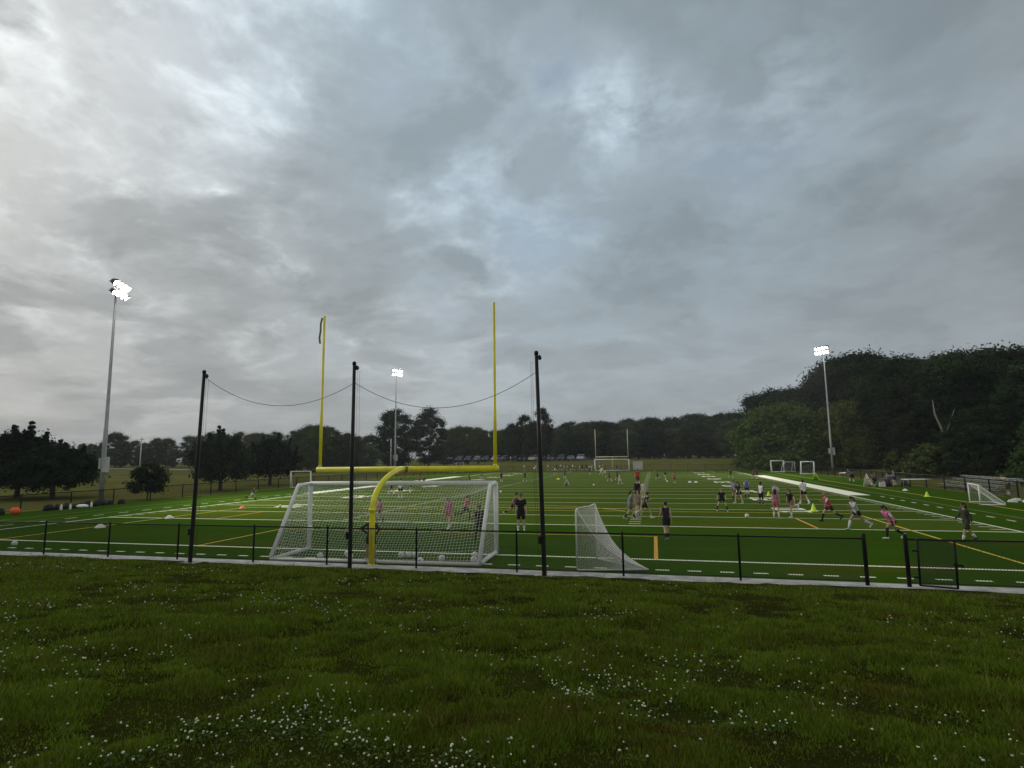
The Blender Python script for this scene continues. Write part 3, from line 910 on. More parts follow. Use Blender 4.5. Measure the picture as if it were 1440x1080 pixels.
def fence(name, a, b, posts, label, h=1.2, cell=.0707, post_r=.030, rail_r=.022, heavy=(), z=0.05, w=.0072):
    a = Vector(a); b = Vector(b)
    t = thing(name, ((a.x + b.x) / 2, (a.y + b.y) / 2, 0), label, 'fence')
    o = Vector(t.location)
    pm = MB().lathe([(post_r, -.10), (post_r, h + .02), (post_r * .8, h + .05), (.004, h + .065)], 10).mesh('fence_post_shape')
    hm = MB().lathe([(post_r * 1.7, -.10), (post_r * 1.7, h + .07), (post_r * 1.3, h + .11), (.004, h + .125)], 12).mesh('fence_end_post_shape')
    for i, (x, y) in enumerate(posts):
        link('post', hm if i in heavy else pm, M_BLACK, t, True, Vector((x, y, z)) - o)
    up_ = Vector((0, 0, 1))
    MB().tube([Vector((a.x, a.y, h + z - .02)) - o, Vector((b.x, b.y, h + z - .02)) - o], rail_r, 8).build('top_rail', M_BLACK, t, True)
    MB().tube([Vector((a.x, a.y, .10 + z)) - o, Vector((b.x, b.y, .10 + z)) - o], .008 if h < 1.5 else .012, 6).build('bottom_wire', M_BLACK, t, True)
    mb = MB()
    off = Vector((0, 0, 0))
    d = (b - a).normalized(); nn = Vector((-d.y, d.x, 0)) * (post_r + .004)
    chain_link(mb, a - o + nn, b - o + nn, z + .06, z + h - .02, cell, w)
    c = mb.build('chain_link', M_BLACK, t)
    c['kind'] = 'stuff'
    return t


px_ = [-13.28, -10.25, -7.2, -4.1, -1.3, 1.85, 5.1, 8.25, 11.4]
lp = [(-34.8 + 3.07 * i, -3.05) for i in range(7)]
fence('chain_link_fence', (-34.8, -3.05, 0), (14.5, -3.05, 0), lp + [(x, -3.05) for x in px_] + [(14.5, -3.05)],
      'black chain link fence along the near end of the field, left of the open gateway', heavy=(0, len(lp) + len(px_)))
fence('chain_link_fence', (15.46, -3.05, 0), (34.8, -3.05, 0), [(15.46, -3.05)] + [(18.6 + 3.05 * i, -3.05) for i in range(6)],
      'black chain link fence along the near end of the field, right of the open gateway', heavy=(0,))
g = thing('fence_gate', (15.66, -3.16, .06), 'black chain link gate swung open against the fence by the gateway', 'gate')
g.rotation_euler = (0, R(1.5), R(-9))
for q in (0, .78): MB().tube([(q, 0, .04), (q, 0, 1.20)], .026, 8).build('gate_stile', M_BLACK, g, True)
MB().tube([(0, 0, 1.20), (.78, 0, 1.20)], .022, 8).build('gate_rail', M_BLACK, g, True)
MB().tube([(0, 0, .05), (.78, 0, .05)], .022, 8).build('gate_rail', M_BLACK, g, True)
mb = MB(); chain_link(mb, (0, .02, 0), (.78, .02, 0), .05, 1.20); c = mb.build('chain_link', M_BLACK, g); c['kind'] = 'stuff'
MB().box((-.06, 0, .25), (.14, .05, .04)).build('hinge', M_BLACK, g)
MB().box((-.06, 0, .90), (.14, .05, .04)).build('hinge', M_BLACK, g)
MB().box((.80, -.03, .62), (.16, .03, .05)).box((.90, -.03, .60), (.03, .03, .09)).build('latch', M_BLACK, g)

py_ = [-3.05 + 3.6 * i for i in range(33)]
fence('chain_link_fence', (-34.8, -3.05, 0), (-34.8, 113.2, 0), [(-34.8, y) for y in py_[1:]], 'dark chain link fence along the left side of the field below the pines', cell=.11, w=.010, post_r=.045, rail_r=.035, z=0)
fence('chain_link_fence', (34.8, -3.05, 0), (34.8, 113.2, 0), [(34.8, y) for y in py_[1:]], 'dark chain link fence along the right side of the field before the bleachers', cell=.11, w=.010, post_r=.05, rail_r=.035, z=0)
fence('chain_link_fence', (-34.7, 113.3, 0), (34.7, 113.3, 0), [(-34.7 + 3.65 * i, 113.3) for i in range(20)], 'dark chain link fence across the far end of the field', cell=.14, w=.010, z=0)

# ================================================================== BALL NET POLES
for i, (x, lab, ln) in enumerate(((-6.12, 'leftmost of the three tall black net poles behind the goal', .14),
                                  (-.14, 'middle of the three tall black net poles, in front of the soccer goal', 0),
                                  (6.05, 'rightmost of the three tall black net poles, beside the lacrosse goal', -.12))):
    z = float(lawn_z(x, -3.62))
    t = thing('net_pole', (x, -3.62, z), lab, 'pole', 'net poles behind the goal')
    t.rotation_euler = (0, math.atan2(ln, 6.5), 0)
    MB().tube([(0, 0, -.2), (0, 0, .02), (0, 0, 3.2), (0, 0, 6.5)], [.068, .068, .064, .054], 12).build('pole', M_DPOLE, t, True)
    MB().lathe([(.064, 6.46), (.064, 6.54), (.04, 6.57), (.01, 6.58)], 12).build('pole_cap', M_DPOLE, t, True)
    MB().box((.10, .0, 6.36), (.06, .08, .14)).tube([(.10, -.05, 6.36), (.10, .05, 6.36)], .055, 10).build('pulley', M_DPOLE, t)
    MB().box((-.10, -.0, 1.02), (.07, .10, .22)).build('winch', M_DPOLE, t)
    sg = 1 if i < 2 else -1
    MB().tube([(.13 * sg, -.02, 6.30), (.15 * sg, -.02, 3.0), (.11 * sg, -.02, 1.1)], .004, 5).build('halyard', M_DPOLE, t)
    MB().tube([(.19 * sg, .02, 6.26), (.22 * sg, .02, 3.4), (.17 * sg, .02, .5)], .004, 5).build('halyard', M_DPOLE, t)
    MB().box((0, -.02, -.06), (.58, .50, .15)).build('footing', M_CONC, t)


def sag(a, b, s, n=24, sk=0):
    a = Vector(a); b = Vector(b)
    return [a.lerp(b, i / n) - Vector((0, 0, s * 4 * (i / n) * (1 - i / n))) for i in range(n + 1)]


tag(MB().tube(sag((-5.88, -3.62, 6.34), (-.14, -3.62, 5.92), .85), .008, 6).build('net_cable', M_DPOLE, None, True), 'dark sagging cable strung between the left and middle net poles', 'cable', 'cables between the net poles')
tag(MB().tube(sag((-.14, -3.62, 5.95), (5.90, -3.62, 5.98), .95), .008, 6).build('net_cable', M_DPOLE, None, True), 'dark sagging cable strung between the middle and right net poles', 'cable', 'cables between the net poles')

# ================================================================== FOOTBALL GOALPOSTS
t = thing('football_goalpost', (.10, -2.66, 0), 'tall yellow gooseneck football goalpost at the near end of the field', 'goalpost')
gy = 2.66
curve = [(0, 0, -.1), (0, 0, 1.0), (0, 0, 1.75)]
for k in range(1, 13):
    a = math.pi / 2 * k / 12
    curve.append((-.06 * (1 - math.cos(a)), gy * (1 - math.cos(a)), 1.75 + 1.32 * math.sin(a)))
MB().tube(curve, .095, 14).build('gooseneck', M_YEL, t, True)
MB().lathe([(.19, -.02), (.19, .025), (.12, .03), (.11, .10)], 14).build('base_flange', M_YEL, t, True)
MB().lathe([(.112, 1.72), (.112, 1.84)], 14).build('joint_sleeve', M_YEL, t, True)
for q in range(6): MB().tube([(.15 * math.cos(q * 1.047), .15 * math.sin(q * 1.047), .02), (.15 * math.cos(q * 1.047), .15 * math.sin(q * 1.047), .06)], .016, 6).build('bolt', M_GALV, t)
MB().tube([(-3.82, gy, 3.06), (3.62, gy, 3.06)], .105, 14).build('crossbar', M_YEL, t, True)
for sx in (-1, 1):
    ux = sx * 3.60 - .10
    u = MB().tube([(ux, gy, 3.0), (ux, gy, 5.2), (ux, gy, 5.22), (ux, gy, 9.28)], [.064, .064, .052, .048], 10).build('upright', M_YEL, t, True)
    MB().lathe([(.075, 3.12), (.075, 3.22)], 12, (ux, gy, 0)).build('collar', M_YEL, t, True)
mb = MB()
pts = [(-3.76, gy - .06, 9.2), (-3.80, gy - .1, 8.95), (-3.78, gy - .13, 8.65), (-3.84, gy - .1, 8.35), (-3.81, gy - .09, 8.12)]
for a, b in zip(pts[:-1], pts[1:]):
    a = Vector(a); b = Vector(b); o_ = Vector((.035, .012, 0))
    mb.add([a - o_, a + o_, b + o_, b - o_, a - o_ + Vector((0, .006, 0)), a + o_ + Vector((0, .006, 0)), b + o_ + Vector((0, .006, 0)), b - o_ + Vector((0, .006, 0))],
           [(0, 1, 2, 3), (7, 6, 5, 4), (0, 3, 7, 4), (1, 5, 6, 2)])
mb.build('wind_ribbon', mat('dark_ribbon', (.20, .21, .09), .9, .2, 6), t)
MB().box((.0, gy - .0, 3.06), (.17, .26, .20)).build('clamp', mat('dark_bracket', (.10, .08, .03), .6, .3, 8), t)

t = thing('football_goalpost', (0, FIELD_Y1, 0), 'distant pale yellow football goalpost at the far end of the field', 'goalpost')
MB().tube([(0, 2.2, -.1), (0, 2.2, 1.8), (0, 1.9, 2.5), (0, 1.1, 2.95), (0, 0, 3.05)], .10, 8).build('gooseneck', M_YEL, t, True)
M_YELP = mat('pale_yellow_paint', (.78, .72, .38), .4, .08, 2)
MB().tube([(-3.6, 0, 3.1), (3.6, 0, 3.1)], .10, 8).build('crossbar', M_YELP, t, True)
for sx in (-1, 1):
    MB().tube([(sx * 3.6, 0, 3.0), (sx * 3.6, 0, 9.3)], .07, 8).build('upright', M_YELP, t, True)


# ================================================================== GOALS
def net_panel(mb, P, nu, nv, w):
    """cords along both directions of a surface P(u, v)"""
    for i in range(nu + 1):
        pr = None
        for j in range(nv + 1):
            q = P(i / nu, j / nv)
            if pr is not None: mb.strand(pr, q, w)
            pr = q
    for j in range(nv + 1):
        pr = None
        for i in range(nu + 1):
            q = P(i / nu, j / nv)
            if pr is not None: mb.strand(pr, q, w)
            pr = q


def soccer_goal(name, loc, rz, w, h, dtop, dbot, r, label, net=None, cord=.007, group=None, mats=None, sagz=.3, rback=None):
    """goal whose mouth faces local +y, net runs back to -y"""
    pm = mats or M_WHITE
    t = thing(name, loc, label, 'soccer goal', group, rz)
    rb = rback or r * .8
    for sx in (-1, 1):
        X = sx * (w / 2 + r)
        MB().tube([(X, 0, 0), (X, 0, h + r)], r, 10).build('post', pm, t, True)
        if dtop > .05:
            MB().tube([(X, 0, h + r), (X, -dtop * .9, h + r - .02), (X, -dtop, h - .06), (X, -dbot, .16), (X, -dbot + .04, .05), (X, -dbot + .15, .045)], rb, 8).build('back_stay', pm, t, True)
        else:
            MB().tube([(X, 0, h), (X, -dbot, .06)], rb, 8).build('back_stay', pm, t, True)
        MB().tube([(X, -.0, .05), (X, -dbot, .05)], rb, 8).build('base_bar', pm, t, True)
    MB().tube([(-w / 2 - r, 0, h + r), (w / 2 + r, 0, h + r)], r, 10).build('crossbar', pm, t, True)
    MB().tube([(-w / 2 - r, -dbot, .05), (w / 2 + r, -dbot, .05)], rb, 8).build('back_bar', pm, t, True)
    if net:
        hb = h - .05
        mb = MB()

        def edge(u):
            s = sagz * (1 - (2 * u - 1) ** 2)
            return Vector(((u - .5) * w, -dtop * (1 - .25 * s / max(sagz, .01)), hb - s))

        def top(u, v): return Vector(((u - .5) * w, 0, h)).lerp(edge(u), v)

        def back(u, v):
            b = Vector(((u - .5) * w, -dbot, .06))
            q = edge(u).lerp(b, v)
            q.y += .12 * math.sin(v * math.pi) * math.sin(u * math.pi)
            return q
        nu = int(w / net); nv = int(math.hypot(h, dbot - dtop) / net)
        if dtop > .1: net_panel(mb, top, nu, max(2, int(dtop / net)), cord)
        net_panel(mb, back, nu, nv, cord)
        for sx in (-1, 1):
            X = sx * w / 2

            def side(u, v):
                zz = h * (1 - v)
                yb = -(dtop + (dbot - dtop) * v)
                return Vector((X, yb * u, zz * (1 - .02 * u)))
            net_panel(mb, side, max(3, int((dtop + dbot) / 2 / net)), int(h / net), cord)
        n_ = mb.build('net', M_NETW, t)
        n_['kind'] = 'stuff'
    return t


soccer_goal('soccer_goal', (-.21, .12, 0), R(2.6), 7.32, 2.44, .95, 2.42, .085, 'large white soccer goal with sagging net behind the near end line', net=.115, cord=.0088, sagz=.75, rback=.068)
soccer_goal('soccer_goal', (.0, 108.4, 0), R(180), 7.32, 2.44, .8, 2.0, .09, 'white soccer goal under the distant football goalpost', net=.4, cord=.012)
soccer_goal('soccer_goal', (29.65, 24.15, 0), R(78), 2.30, 1.22, .12, 1.25, .045, 'small white goal with net near the right side fence', net=.09, cord=.006, sagz=.02)
soccer_goal('soccer_goal', (30.9, 92.6, 0), R(160), 2.0, 2.0, .5, 1.0, .075, 'leftmost small white goal by the right floodlight pole', group='small goals by the right floodlight pole')
soccer_goal('soccer_goal', (35.6 - 2.2, 94.5, 0), R(200), 1.9, 1.75, .5, 1.2, .06, 'middle small grey white goal left of the right floodlight pole', net=.3, cord=.012, mats=M_WHITE2, group='small goals by the right floodlight pole')
soccer_goal('soccer_goal', (33.2, 81.0, 0), R(175), 1.75, 1.95, .1, 1.3, .07, 'small white goal nearest to the right floodlight pole', net=.3, cord=.010, group='small goals by the right floodlight pole')
soccer_goal('soccer_goal', (-32.6, 41.3, 0), R(205), 2.2, 1.95, .35, 1.3, .05, 'small white goal frame by the left side fence', mats=M_WHITE2)
soccer_goal('soccer_goal', (-34.0, 104.0, 0), R(270), 5.2, 2.1, .6, 1.5, .05, 'distant thin white goal frame at the far left of the field', mats=M_WHITE2)

# lacrosse goal: mouth faces left, its base runs to a point
t = thing('lacrosse_goal', (7.03, -1.36, 0), 'white triangular lacrosse goal with a dense net beside the right net pole', 'lacrosse goal', rz=R(-12))
PW, PH = 1.0, 1.85
Ax = Vector((1.98, -.18, .04))
r = .026
mb = MB()
fr = [(0, -PW, .05), (0, -PW, PH - .12), (0, -PW + .03, PH - .03), (0, -PW + .12, PH)]
MB().tube(fr, r, 8).build('post', M_WHITE, t, True)
MB().tube([(a, -b, c) for a, b, c in fr], r, 8).build('post', M_WHITE, t, True)
MB().tube([(0, -PW + .12, PH), (0.02, -.2, PH + .0), (.0, .25, PH - .03), (0, PW - .12, PH)], r, 8).build('crossbar', M_WHITE2, t, True)
MB().tube([(0, -PW, .05), (.06, -PW, .03), Ax], r, 8).build('base_bar', M_WHITE, t, True)
MB().tube([(0, PW, .05), (.06, PW, .03), Ax], r, 8).build('base_bar', M_WHITE, t, True)


def ecurve(sy, v):
    a = Vector((0, sy * (PW - .06), PH - .02))
    q = a.lerp(Ax, v)
    k = math.sin(math.pi * v) ** 1.0
    return q + Vector((-.17 * k, 0, -.30 * k))


mb = MB()
net_panel(mb, lambda u, v: ecurve(-1, v).lerp(ecurve(1, v), u), 40, 52, .0066)
for sy in (-1, 1):
    def side(u, v, sy=sy):
        b = Vector((0, sy * PW, .05)).lerp(Ax, u)
        e = ecurve(sy, u)
        return e.lerp(b, v)
    net_panel(mb, side, 40, 40, .0066)
n_ = mb.build('net', M_NETL, t); n_['kind'] = 'stuff'
for sy in (-1, 1):
    MB().tube([ecurve(sy, i / 14) for i in range(15)], .014, 6).build('net_edge_cord', M_WHITE, t, True)

# net board at the far end
t = thing('rebound_board', (5.6, 111.0, 0), 'square white rebound net standing right of the distant goalpost', 'rebound net')
MB().box((0, 0, 1.08), (1.95, .03, 1.85)).build('panel', mat('grey_white_mesh', (.42, .43, .42), .9, .15, 3), t)
MB().tube([(-1, 0, 0), (-1, 0, 2.05), (1, 0, 2.05), (1, 0, 0)], .04, 8).build('frame', M_WHITE2, t, True)
MB().tube([(-1, 0, .05), (-1, .9, .05)], .03, 6).tube([(1, 0, .05), (1, .9, .05)], .03, 6).build('foot', M_WHITE2, t, True)

# ================================================================== FLOODLIGHTS
M_LAMP = bpy.data.materials.new('lit_floodlight'); M_LAMP.use_nodes = True
_t = NT(M_LAMP.node_tree); _t.t.nodes.clear()
_e = _t.n('ShaderNodeEmission'); _e.inputs[0].default_value = (1, .97, .86, 1); _e.inputs[1].default_value = 30
_o = _t.n('ShaderNodeOutputMaterial'); _t.link(_e.outputs[0], _o.inputs[0])
M_LAMPD = mat('floodlight_housing', (.10, .10, .095), .5, .2, 3, metal=.3)


def floodlight(x, y, h, aim, label, group='floodlight poles round the field', boxz=3.4, lean=0.0):
    z = float(meadow_z(x, y))
    t = thing('floodlight_pole', (x, y, z), label, 'floodlight', group)
    t.rotation_euler = (0, lean, 0)
    MB().tube([(0, 0, -.2), (0, 0, h * .33), (0, 0, h * .331), (0, 0, h)], [.20, .165, .145, .08], 12).build('pole', M_GALV, t, True)
    MB().box((.30, -.05, boxz), (.34, .40, 1.25)).build('ballast_box', mat('grey_enclosure', (.42, .43, .44), .5, .12, 2), t)
    MB().box((-.28, .05, boxz + .1), (.22, .34, .9)).build('ballast_box', mat('grey_enclosure', (.42, .43, .44), .5, .12, 2), t)
    a = Vector(aim) - Vector((x, y, h)); a.z = 0; a.normalize()
    rz = math.atan2(-a.x, a.y)
    Rz = Matrix.Rotation(rz, 3, 'Z')
    for k, zz in enumerate((h - .25, h - 1.05)):
        p = [Rz @ Vector((-1.25, 0, 0)), Rz @ Vector((1.25, 0, 0))]
        MB().tube([p[0] + Vector((0, 0, zz)), p[1] + Vector((0, 0, zz))], .05, 6).build('cross_arm', M_GALV, t, True)
        for u in (-1.05, -.38, .38, 1.05):
            yaw = R(random.uniform(-24, 24)); tilt = R(random.uniform(-36, -24))
            rot = Matrix.Rotation(rz + yaw, 3, 'Z') @ Matrix.Rotation(tilt, 3, 'X')
            c = Rz @ Vector((u, .32, 0)) + Vector((0, 0, zz))
            # bowl opening along local +y
            prof = [(.06, -.30), (.16, -.27), (.26, -.11), (.30, .06), (.305, .10)]
            mb = MB(); n = 12; vs = []; fs = []
            for (rr, yy) in prof:
                for q in range(n):
                    an = 2 * math.pi * q / n
                    vs.append(c + rot @ Vector((rr * math.cos(an), yy, rr * math.sin(an))))
            for j in range(len(prof) - 1):
                for q in range(n):
                    fs.append((j * n + q, (j + 1) * n + q, (j + 1) * n + (q + 1) % n, j * n + (q + 1) % n))
            fs.append(tuple(range(n)))
            # visor over the top of the lens
            o = len(vs)
            vis = []
            for q in range(7):
                an = math.pi * q / 6
                vis.append(c + rot @ Vector((0.315 * math.cos(an), .10, 0.315 * math.sin(an))))
            vis += [c + rot @ Vector((0.315 * math.cos(math.pi * q / 6), .24 * math.sin(math.pi * q / 6) + .10, 0.315 * math.sin(math.pi * q / 6) - .02)) for q in range(7)]
            mb.add(vs, fs)
            mb.add(vis, [(q, q + 1, q + 8, q + 7) for q in range(6)])
            l = mb.build('lamp', M_LAMPD, t, True)
            mb = MB()
            mb.add([c + rot @ Vector((.29 * math.cos(2 * math.pi * q / 14), .085, .29 * math.sin(2 * math.pi * q / 14))) for q in range(14)] , [tuple(range(14))])
            mb.build('lens', M_LAMP, l)
    # the light the cluster really throws on the field
    ld = bpy.data.lights.new('floodlight', 'SPOT')
    ld.energy = FLOOD_W; ld.spot_size = R(125); ld.spot_blend = .8; ld.shadow_soft_size = .9; ld.color = (1, .97, .84)
    lo = bpy.data.objects.new('floodlight_beam', ld); COL.objects.link(lo)
    lo.parent = t
    lo.location = Rz @ Vector((0, .9, 0)) + Vector((0, 0, h - .6))
    dirv = Vector(aim) - Vector((x, y, h))
    lo.rotation_euler = dirv.to_track_quat('-Z', 'Y').to_euler()
    return t


floodlight(-35.35, 17.9, 19.0, (-2, 34, 0), 'nearest floodlight pole with lit lamps, on the left beside the pines', boxz=3.3, lean=R(-.35))
floodlight(-42.5, 88, 21.9, (-2, 70, 0), 'distant lit floodlight pole in the middle, between the yellow uprights', boxz=3.6)
floodlight(38.2, 85.8, 21.6, (2, 62, 0), 'lit floodlight pole on the right, before the wooded hill', boxz=3.7)

# ================================================================== SMALL THINGS ON THE FIELD
def ball_mat():
    m = bpy.data.materials.new('soccer_ball_leather'); m.use_nodes = True
    t = NT(m.node_tree); t.t.nodes.clear()
    out = t.n('ShaderNodeOutputMaterial'); b = t.n('ShaderNodeBsdfPrincipled'); t.link(b.outputs[0], out.inputs[0])
    tc = t.n('ShaderNodeTexCoord')
    vo = t.n('ShaderNodeTexVoronoi'); vo.inputs['Scale'].default_value = 9.0
    t.link(tc.outputs['Object'], vo.inputs['Vector'])
    t.link(t.ramp(vo.outputs['Distance'], [(.20, (.05, .05, .055)), (.30, (.80, .80, .78))]), b.inputs['Base Color'])
    b.inputs['Roughness'].default_value = .4
    return m


M_BALL = ball_mat()
bm_ = MB().ball((0, 0, .11), .11, 14, 10).mesh('ball_shape')
bm_.materials.append(M_BALL); bm_.polygons.foreach_set('use_smooth', [True] * len(bm_.polygons))


def ball(x, y, label, z=0.0, group='soccer balls'):
    o = bpy.data.objects.new('soccer_ball', bm_); COL.objects.link(o)
    o.location = (x, y, z); o.rotation_euler = (random.random() * .0, 0, random.random() * 6)
    return tag(o, label, 'ball', group)


ball(-17.11, -1.39, 'white soccer ball lying alone by the dashes at the left edge')
ball(-2.30, -1.86, 'soccer ball resting in the left part of the goal net')
ball(-1.17, -1.80, 'soccer ball in the goal just left of the middle net pole, nearer one')
ball(-1.57, -1.30, 'soccer ball in the goal just left of the middle net pole, farther one')
ball(.50, -1.25, 'leftmost of three soccer balls in a row on the goal floor')
ball(.74, -1.16, 'middle of three soccer balls in a row on the goal floor')
ball(.98, -1.13, 'rightmost of three soccer balls in a row on the goal floor')
ball(2.15, -1.62, 'single soccer ball in the right part of the goal')
ball(3.30, -1.66, 'nearer soccer ball by the right back corner of the goal')
ball(3.06, -.78, 'farther soccer ball by the right back corner of the goal')
ball(-3.02, -1.42, 'soccer ball caught high in the left side of the goal net', z=.86)
ball(14.03, 13.66, 'white soccer ball rolling before the running players on the right')
ball(10.68, 55.07, 'white soccer ball by the distant players right of the hash marks')
ball(-5.3, 33.6, 'white soccer ball right of the large goal')
ball(-17.28, 16.47, 'white soccer ball left of the large goal behind the net')
ball(1.6, -2.15, 'small bright ball lying at the back bar of the goal')
ball(2.32, 46.6, 'white soccer ball in the distance before the far crowd')
ball(-11.9, 51.9, 'distant white soccer ball near the left sideline band')

M_CONE = {}
for nm, c in (('white', (.72, .72, .66)), ('orange', (.80, .20, .04)), ('neon', (.62, .85, .06)), ('yellow', (.80, .70, .05))):
    M_CONE[nm] = mat('plastic_' + nm, c, .5, .08, 4)
disc = MB().lathe([(.16, 0), (.155, .015), (.07, .10), (.035, .115)], 14).mesh('disc_shape')
tall = MB().lathe([(.20, 0), (.20, .03), (.13, .035), (.09, .18), (.05, .30), (.025, .36)], 12).mesh('cone_shape')


def cone(x, y, col, label, kind='disc', s=1.0, group='training markers'):
    me = disc if kind == 'disc' else tall
    o = bpy.data.objects.new('disc_cone' if kind == 'disc' else 'traffic_cone', me); COL.objects.link(o)
    if not me.materials: me.materials.append(None)
    o.material_slots[0].link = 'OBJECT'; o.material_slots[0].material = M_CONE[col]
    o.location = (x, y, .002); o.scale = (s,) * 3
    return tag(o, label, 'cone', group)


cone(-19.56, 4.53, 'white', 'white disc cone on the yellow line near the left side, nearer one', s=1.6)
cone(-19.62, 9.05, 'white', 'white disc cone at the left end of the goal line, farther one', s=1.6)
cone(-19.8, 15.64, 'orange', 'orange disc cone on the grass left of the goal', s=1.5)
cone(18.28, 31.1, 'neon', 'neon yellow cone among the running players, farther one', 'tall', 1.0)
cone(18.35, 17.7, 'neon', 'neon yellow cone before the player in white on the right', 'tall', 1.25)
cone(29.5, 30.6, 'neon', 'neon yellow cone on the line before the long table', 'tall', 1.1)
cone(13.38, 54.05, 'white', 'small white disc left of a pair in the distance on the right', s=1.5)
cone(14.1, 54.0, 'white', 'small white disc right of a pair in the distance on the right', s=1.5)
cone(30.88, 38.2, 'white', 'white disc cone beyond the right line before the camp chairs', s=1.4)
cone(-4.8, 64.6, 'yellow', 'small yellow disc in the distance near the pop-up goal', s=1.6)
cone(4.5, 60.5, 'white', 'small white disc near the distant players in the middle', s=1.5)
for (x, y, lb) in ((32.6, 25.8, 'left one of the white bundles on the turf at the right edge'), (33.5, 27.1, 'rear one of the white bundles on the turf at the right edge'), (33.3, 25.6, 'right one of the white bundles on the turf at the right edge')):
    o = MB().box((0, 0, .06), (.52, .34, .12), taper=.8).box((.05, .02, .14), (.3, .2, .05), taper=.7).build('towel', M_CONE['white'], None, loc=(x, y, 0))
    tag(o, lb, 'bag', 'white bundles at the right edge')
    o.rotation_euler = (0, 0, random.random() * 3)


def popup(x, y, rz, col, label, s=1.0, h=.75):
    """pop-up training goal: a sprung hoop with cloth and a floor loop"""
    t = thing('popup_goal', (x, y, 0), label, 'pop-up goal', 'pop-up training goals', rz, s)
    arch = [(.42 * math.cos(math.pi * i / 14), 0, .02 + h * (1 - abs(math.cos(math.pi * i / 14)) ** 1.25)) for i in range(15)]
    MB().tube(arch, .02, 6).build('hoop', col, t, True)
    MB().tube([(.42 * math.cos(math.pi * i / 14), -.75 * math.sin(math.pi * i / 14), .02) for i in range(15)], .018, 6).build('floor_loop', col, t, True)
    mb = MB()
    vs = []
    for i in range(15):
        for j in range(5):
            a = Vector(arch[i]); b = Vector((arch[i][0], -.75 * math.sin(math.pi * i / 14), .03))
            vs.append(a.lerp(b, j / 4) - Vector((0, 0, .06 * math.sin(math.pi * j / 4))))
    mb.add(vs, [(i * 5 + j, i * 5 + j + 1, i * 5 + j + 6, i * 5 + j + 5) for i in range(14) for j in range(4)])
    o = mb.build('cloth', col, t, True)
    sm = o.modifiers.new('thick', 'SOLIDIFY'); sm.thickness = .008
    return t


popup(-.83, 46.6, R(200), M_CONE['white'], 'small white pop-up goal in the middle of the field', .75, 1.0)
popup(29.37, 61.3, R(150), M_CONE['neon'], 'neon yellow pop-up goal beyond the right sideline band', .95, .95)
popup(30.2, 45.4, R(120), M_CONE['white'], 'white pop-up goal beside the camp chairs on the right', 1.1, 1.15)

# ---- row of bags by the left fence
M_BAGS = [cloth(c) for c in ((.012, .013, .016), (.018, .02, .028), (.02, .028, .022), (.03, .03, .032))]


def bag(x, y, rz, s, m, label):
    t = thing('backpack', (x, y, 0), label, 'bag', 'bags along the left fence', rz, s)
    t.scale = (s * random.uniform(.9, 1.5), s * random.uniform(.8, 1.1), s * random.uniform(.6, 1.0))
    b = MB().box((0, 0, .22), (.42, .28, .44), taper=.72).ball((0, 0, .40), .15, 10, 5, (1.0, .7, .6))
    o = b.build('bag_body', m, t, True)
    MB().ball((0, -.16, .16), .15, 10, 6, (1.1, .5, .9)).build('front_pocket', m, t, True)
    for sx in (-.09, .09):
        MB().tube([(sx, .13, .44), (sx, .20, .32), (sx, .18, .12), (sx, .13, .05)], .018, 5).build('strap', M_RUB, t, True)
    MB().tube([(-.05, .04, .47), (0, .04, .53), (.05, .04, .47)], .012, 5).build('handle', M_RUB, t, True)


bl = ['large black bag at the left end of the row by the fence', 'black backpack behind the first white bottle by the left fence', 'dark backpack in the middle of the row by the left fence',
      'dark green duffel bag in the row by the left fence', 'black bag slumped beside the second white bottle', 'dark backpack right of the second white bottle', 'grey bag in the right half of the row by the left fence',
      'small black bag in the right half of the row by the left fence', 'dark bag leaning near the foot of the nearest floodlight pole', 'black bag against the foot of the nearest floodlight pole', 'dark bag at the left edge behind the orange bag']
bp_ = [(-33.75, 12.5), (-34.0, 13.3), (-33.9, 13.9), (-33.7, 14.4), (-33.8, 15.0), (-34.0, 15.7), (-33.8, 16.3), (-34.0, 17.0), (-34.1, 17.7), (-34.0, 18.6), (-33.7, 9.3)]
for i, ((x, y), lb) in enumerate(zip(bp_, bl)):
    bag(x, y, random.random() * 6, random.uniform(.95, 1.35), M_BAGS[i % 4], lb)
bottle = MB().lathe([(.05, 0), (.052, .02), (.052, .20), (.035, .25), (.022, .27), (.022, .31), (.012, .33)], 10)
for (x, y, lb) in ((-33.2, 13.0, 'white bottle standing left before the bags by the left fence'), (-33.1, 13.6, 'white bottle, second from the left before the bags'), (-33.3, 15.4, 'white bottle standing between bags in the middle of the row')):
    tag(bottle.build('water_bottle', M_WHITE, None, True, (x, y, 0)), lb, 'bottle', 'bottles by the left fence').scale = (1.5, 1.5, 1.3)
tag(MB().ball((0, 0, .02), .40, 14, 6, (1.2, .9, .38)).build('cap', M_WHITE, None, True, (-33.2, 14.6, .12)), 'white folded shirt lying on the bags by the left fence', 'shirt')
t = thing('ball_bag', (-33.0, 9.75, 0), 'orange ball bag standing at the left edge by the fence', 'bag')
MB().ball((0, 0, .24), .31, 14, 10, (1.0, .9, .80), lo=-.95).build('bag_body', mat('orange_nylon', (.85, .12, .03), .6, .12, 6), t, True)
MB().lathe([(.07, .46), (.04, .52), (.06, .56)], 8).build('bag_neck', mat('dark_red_nylon', (.30, .04, .02), .6, .12, 6), t, True)

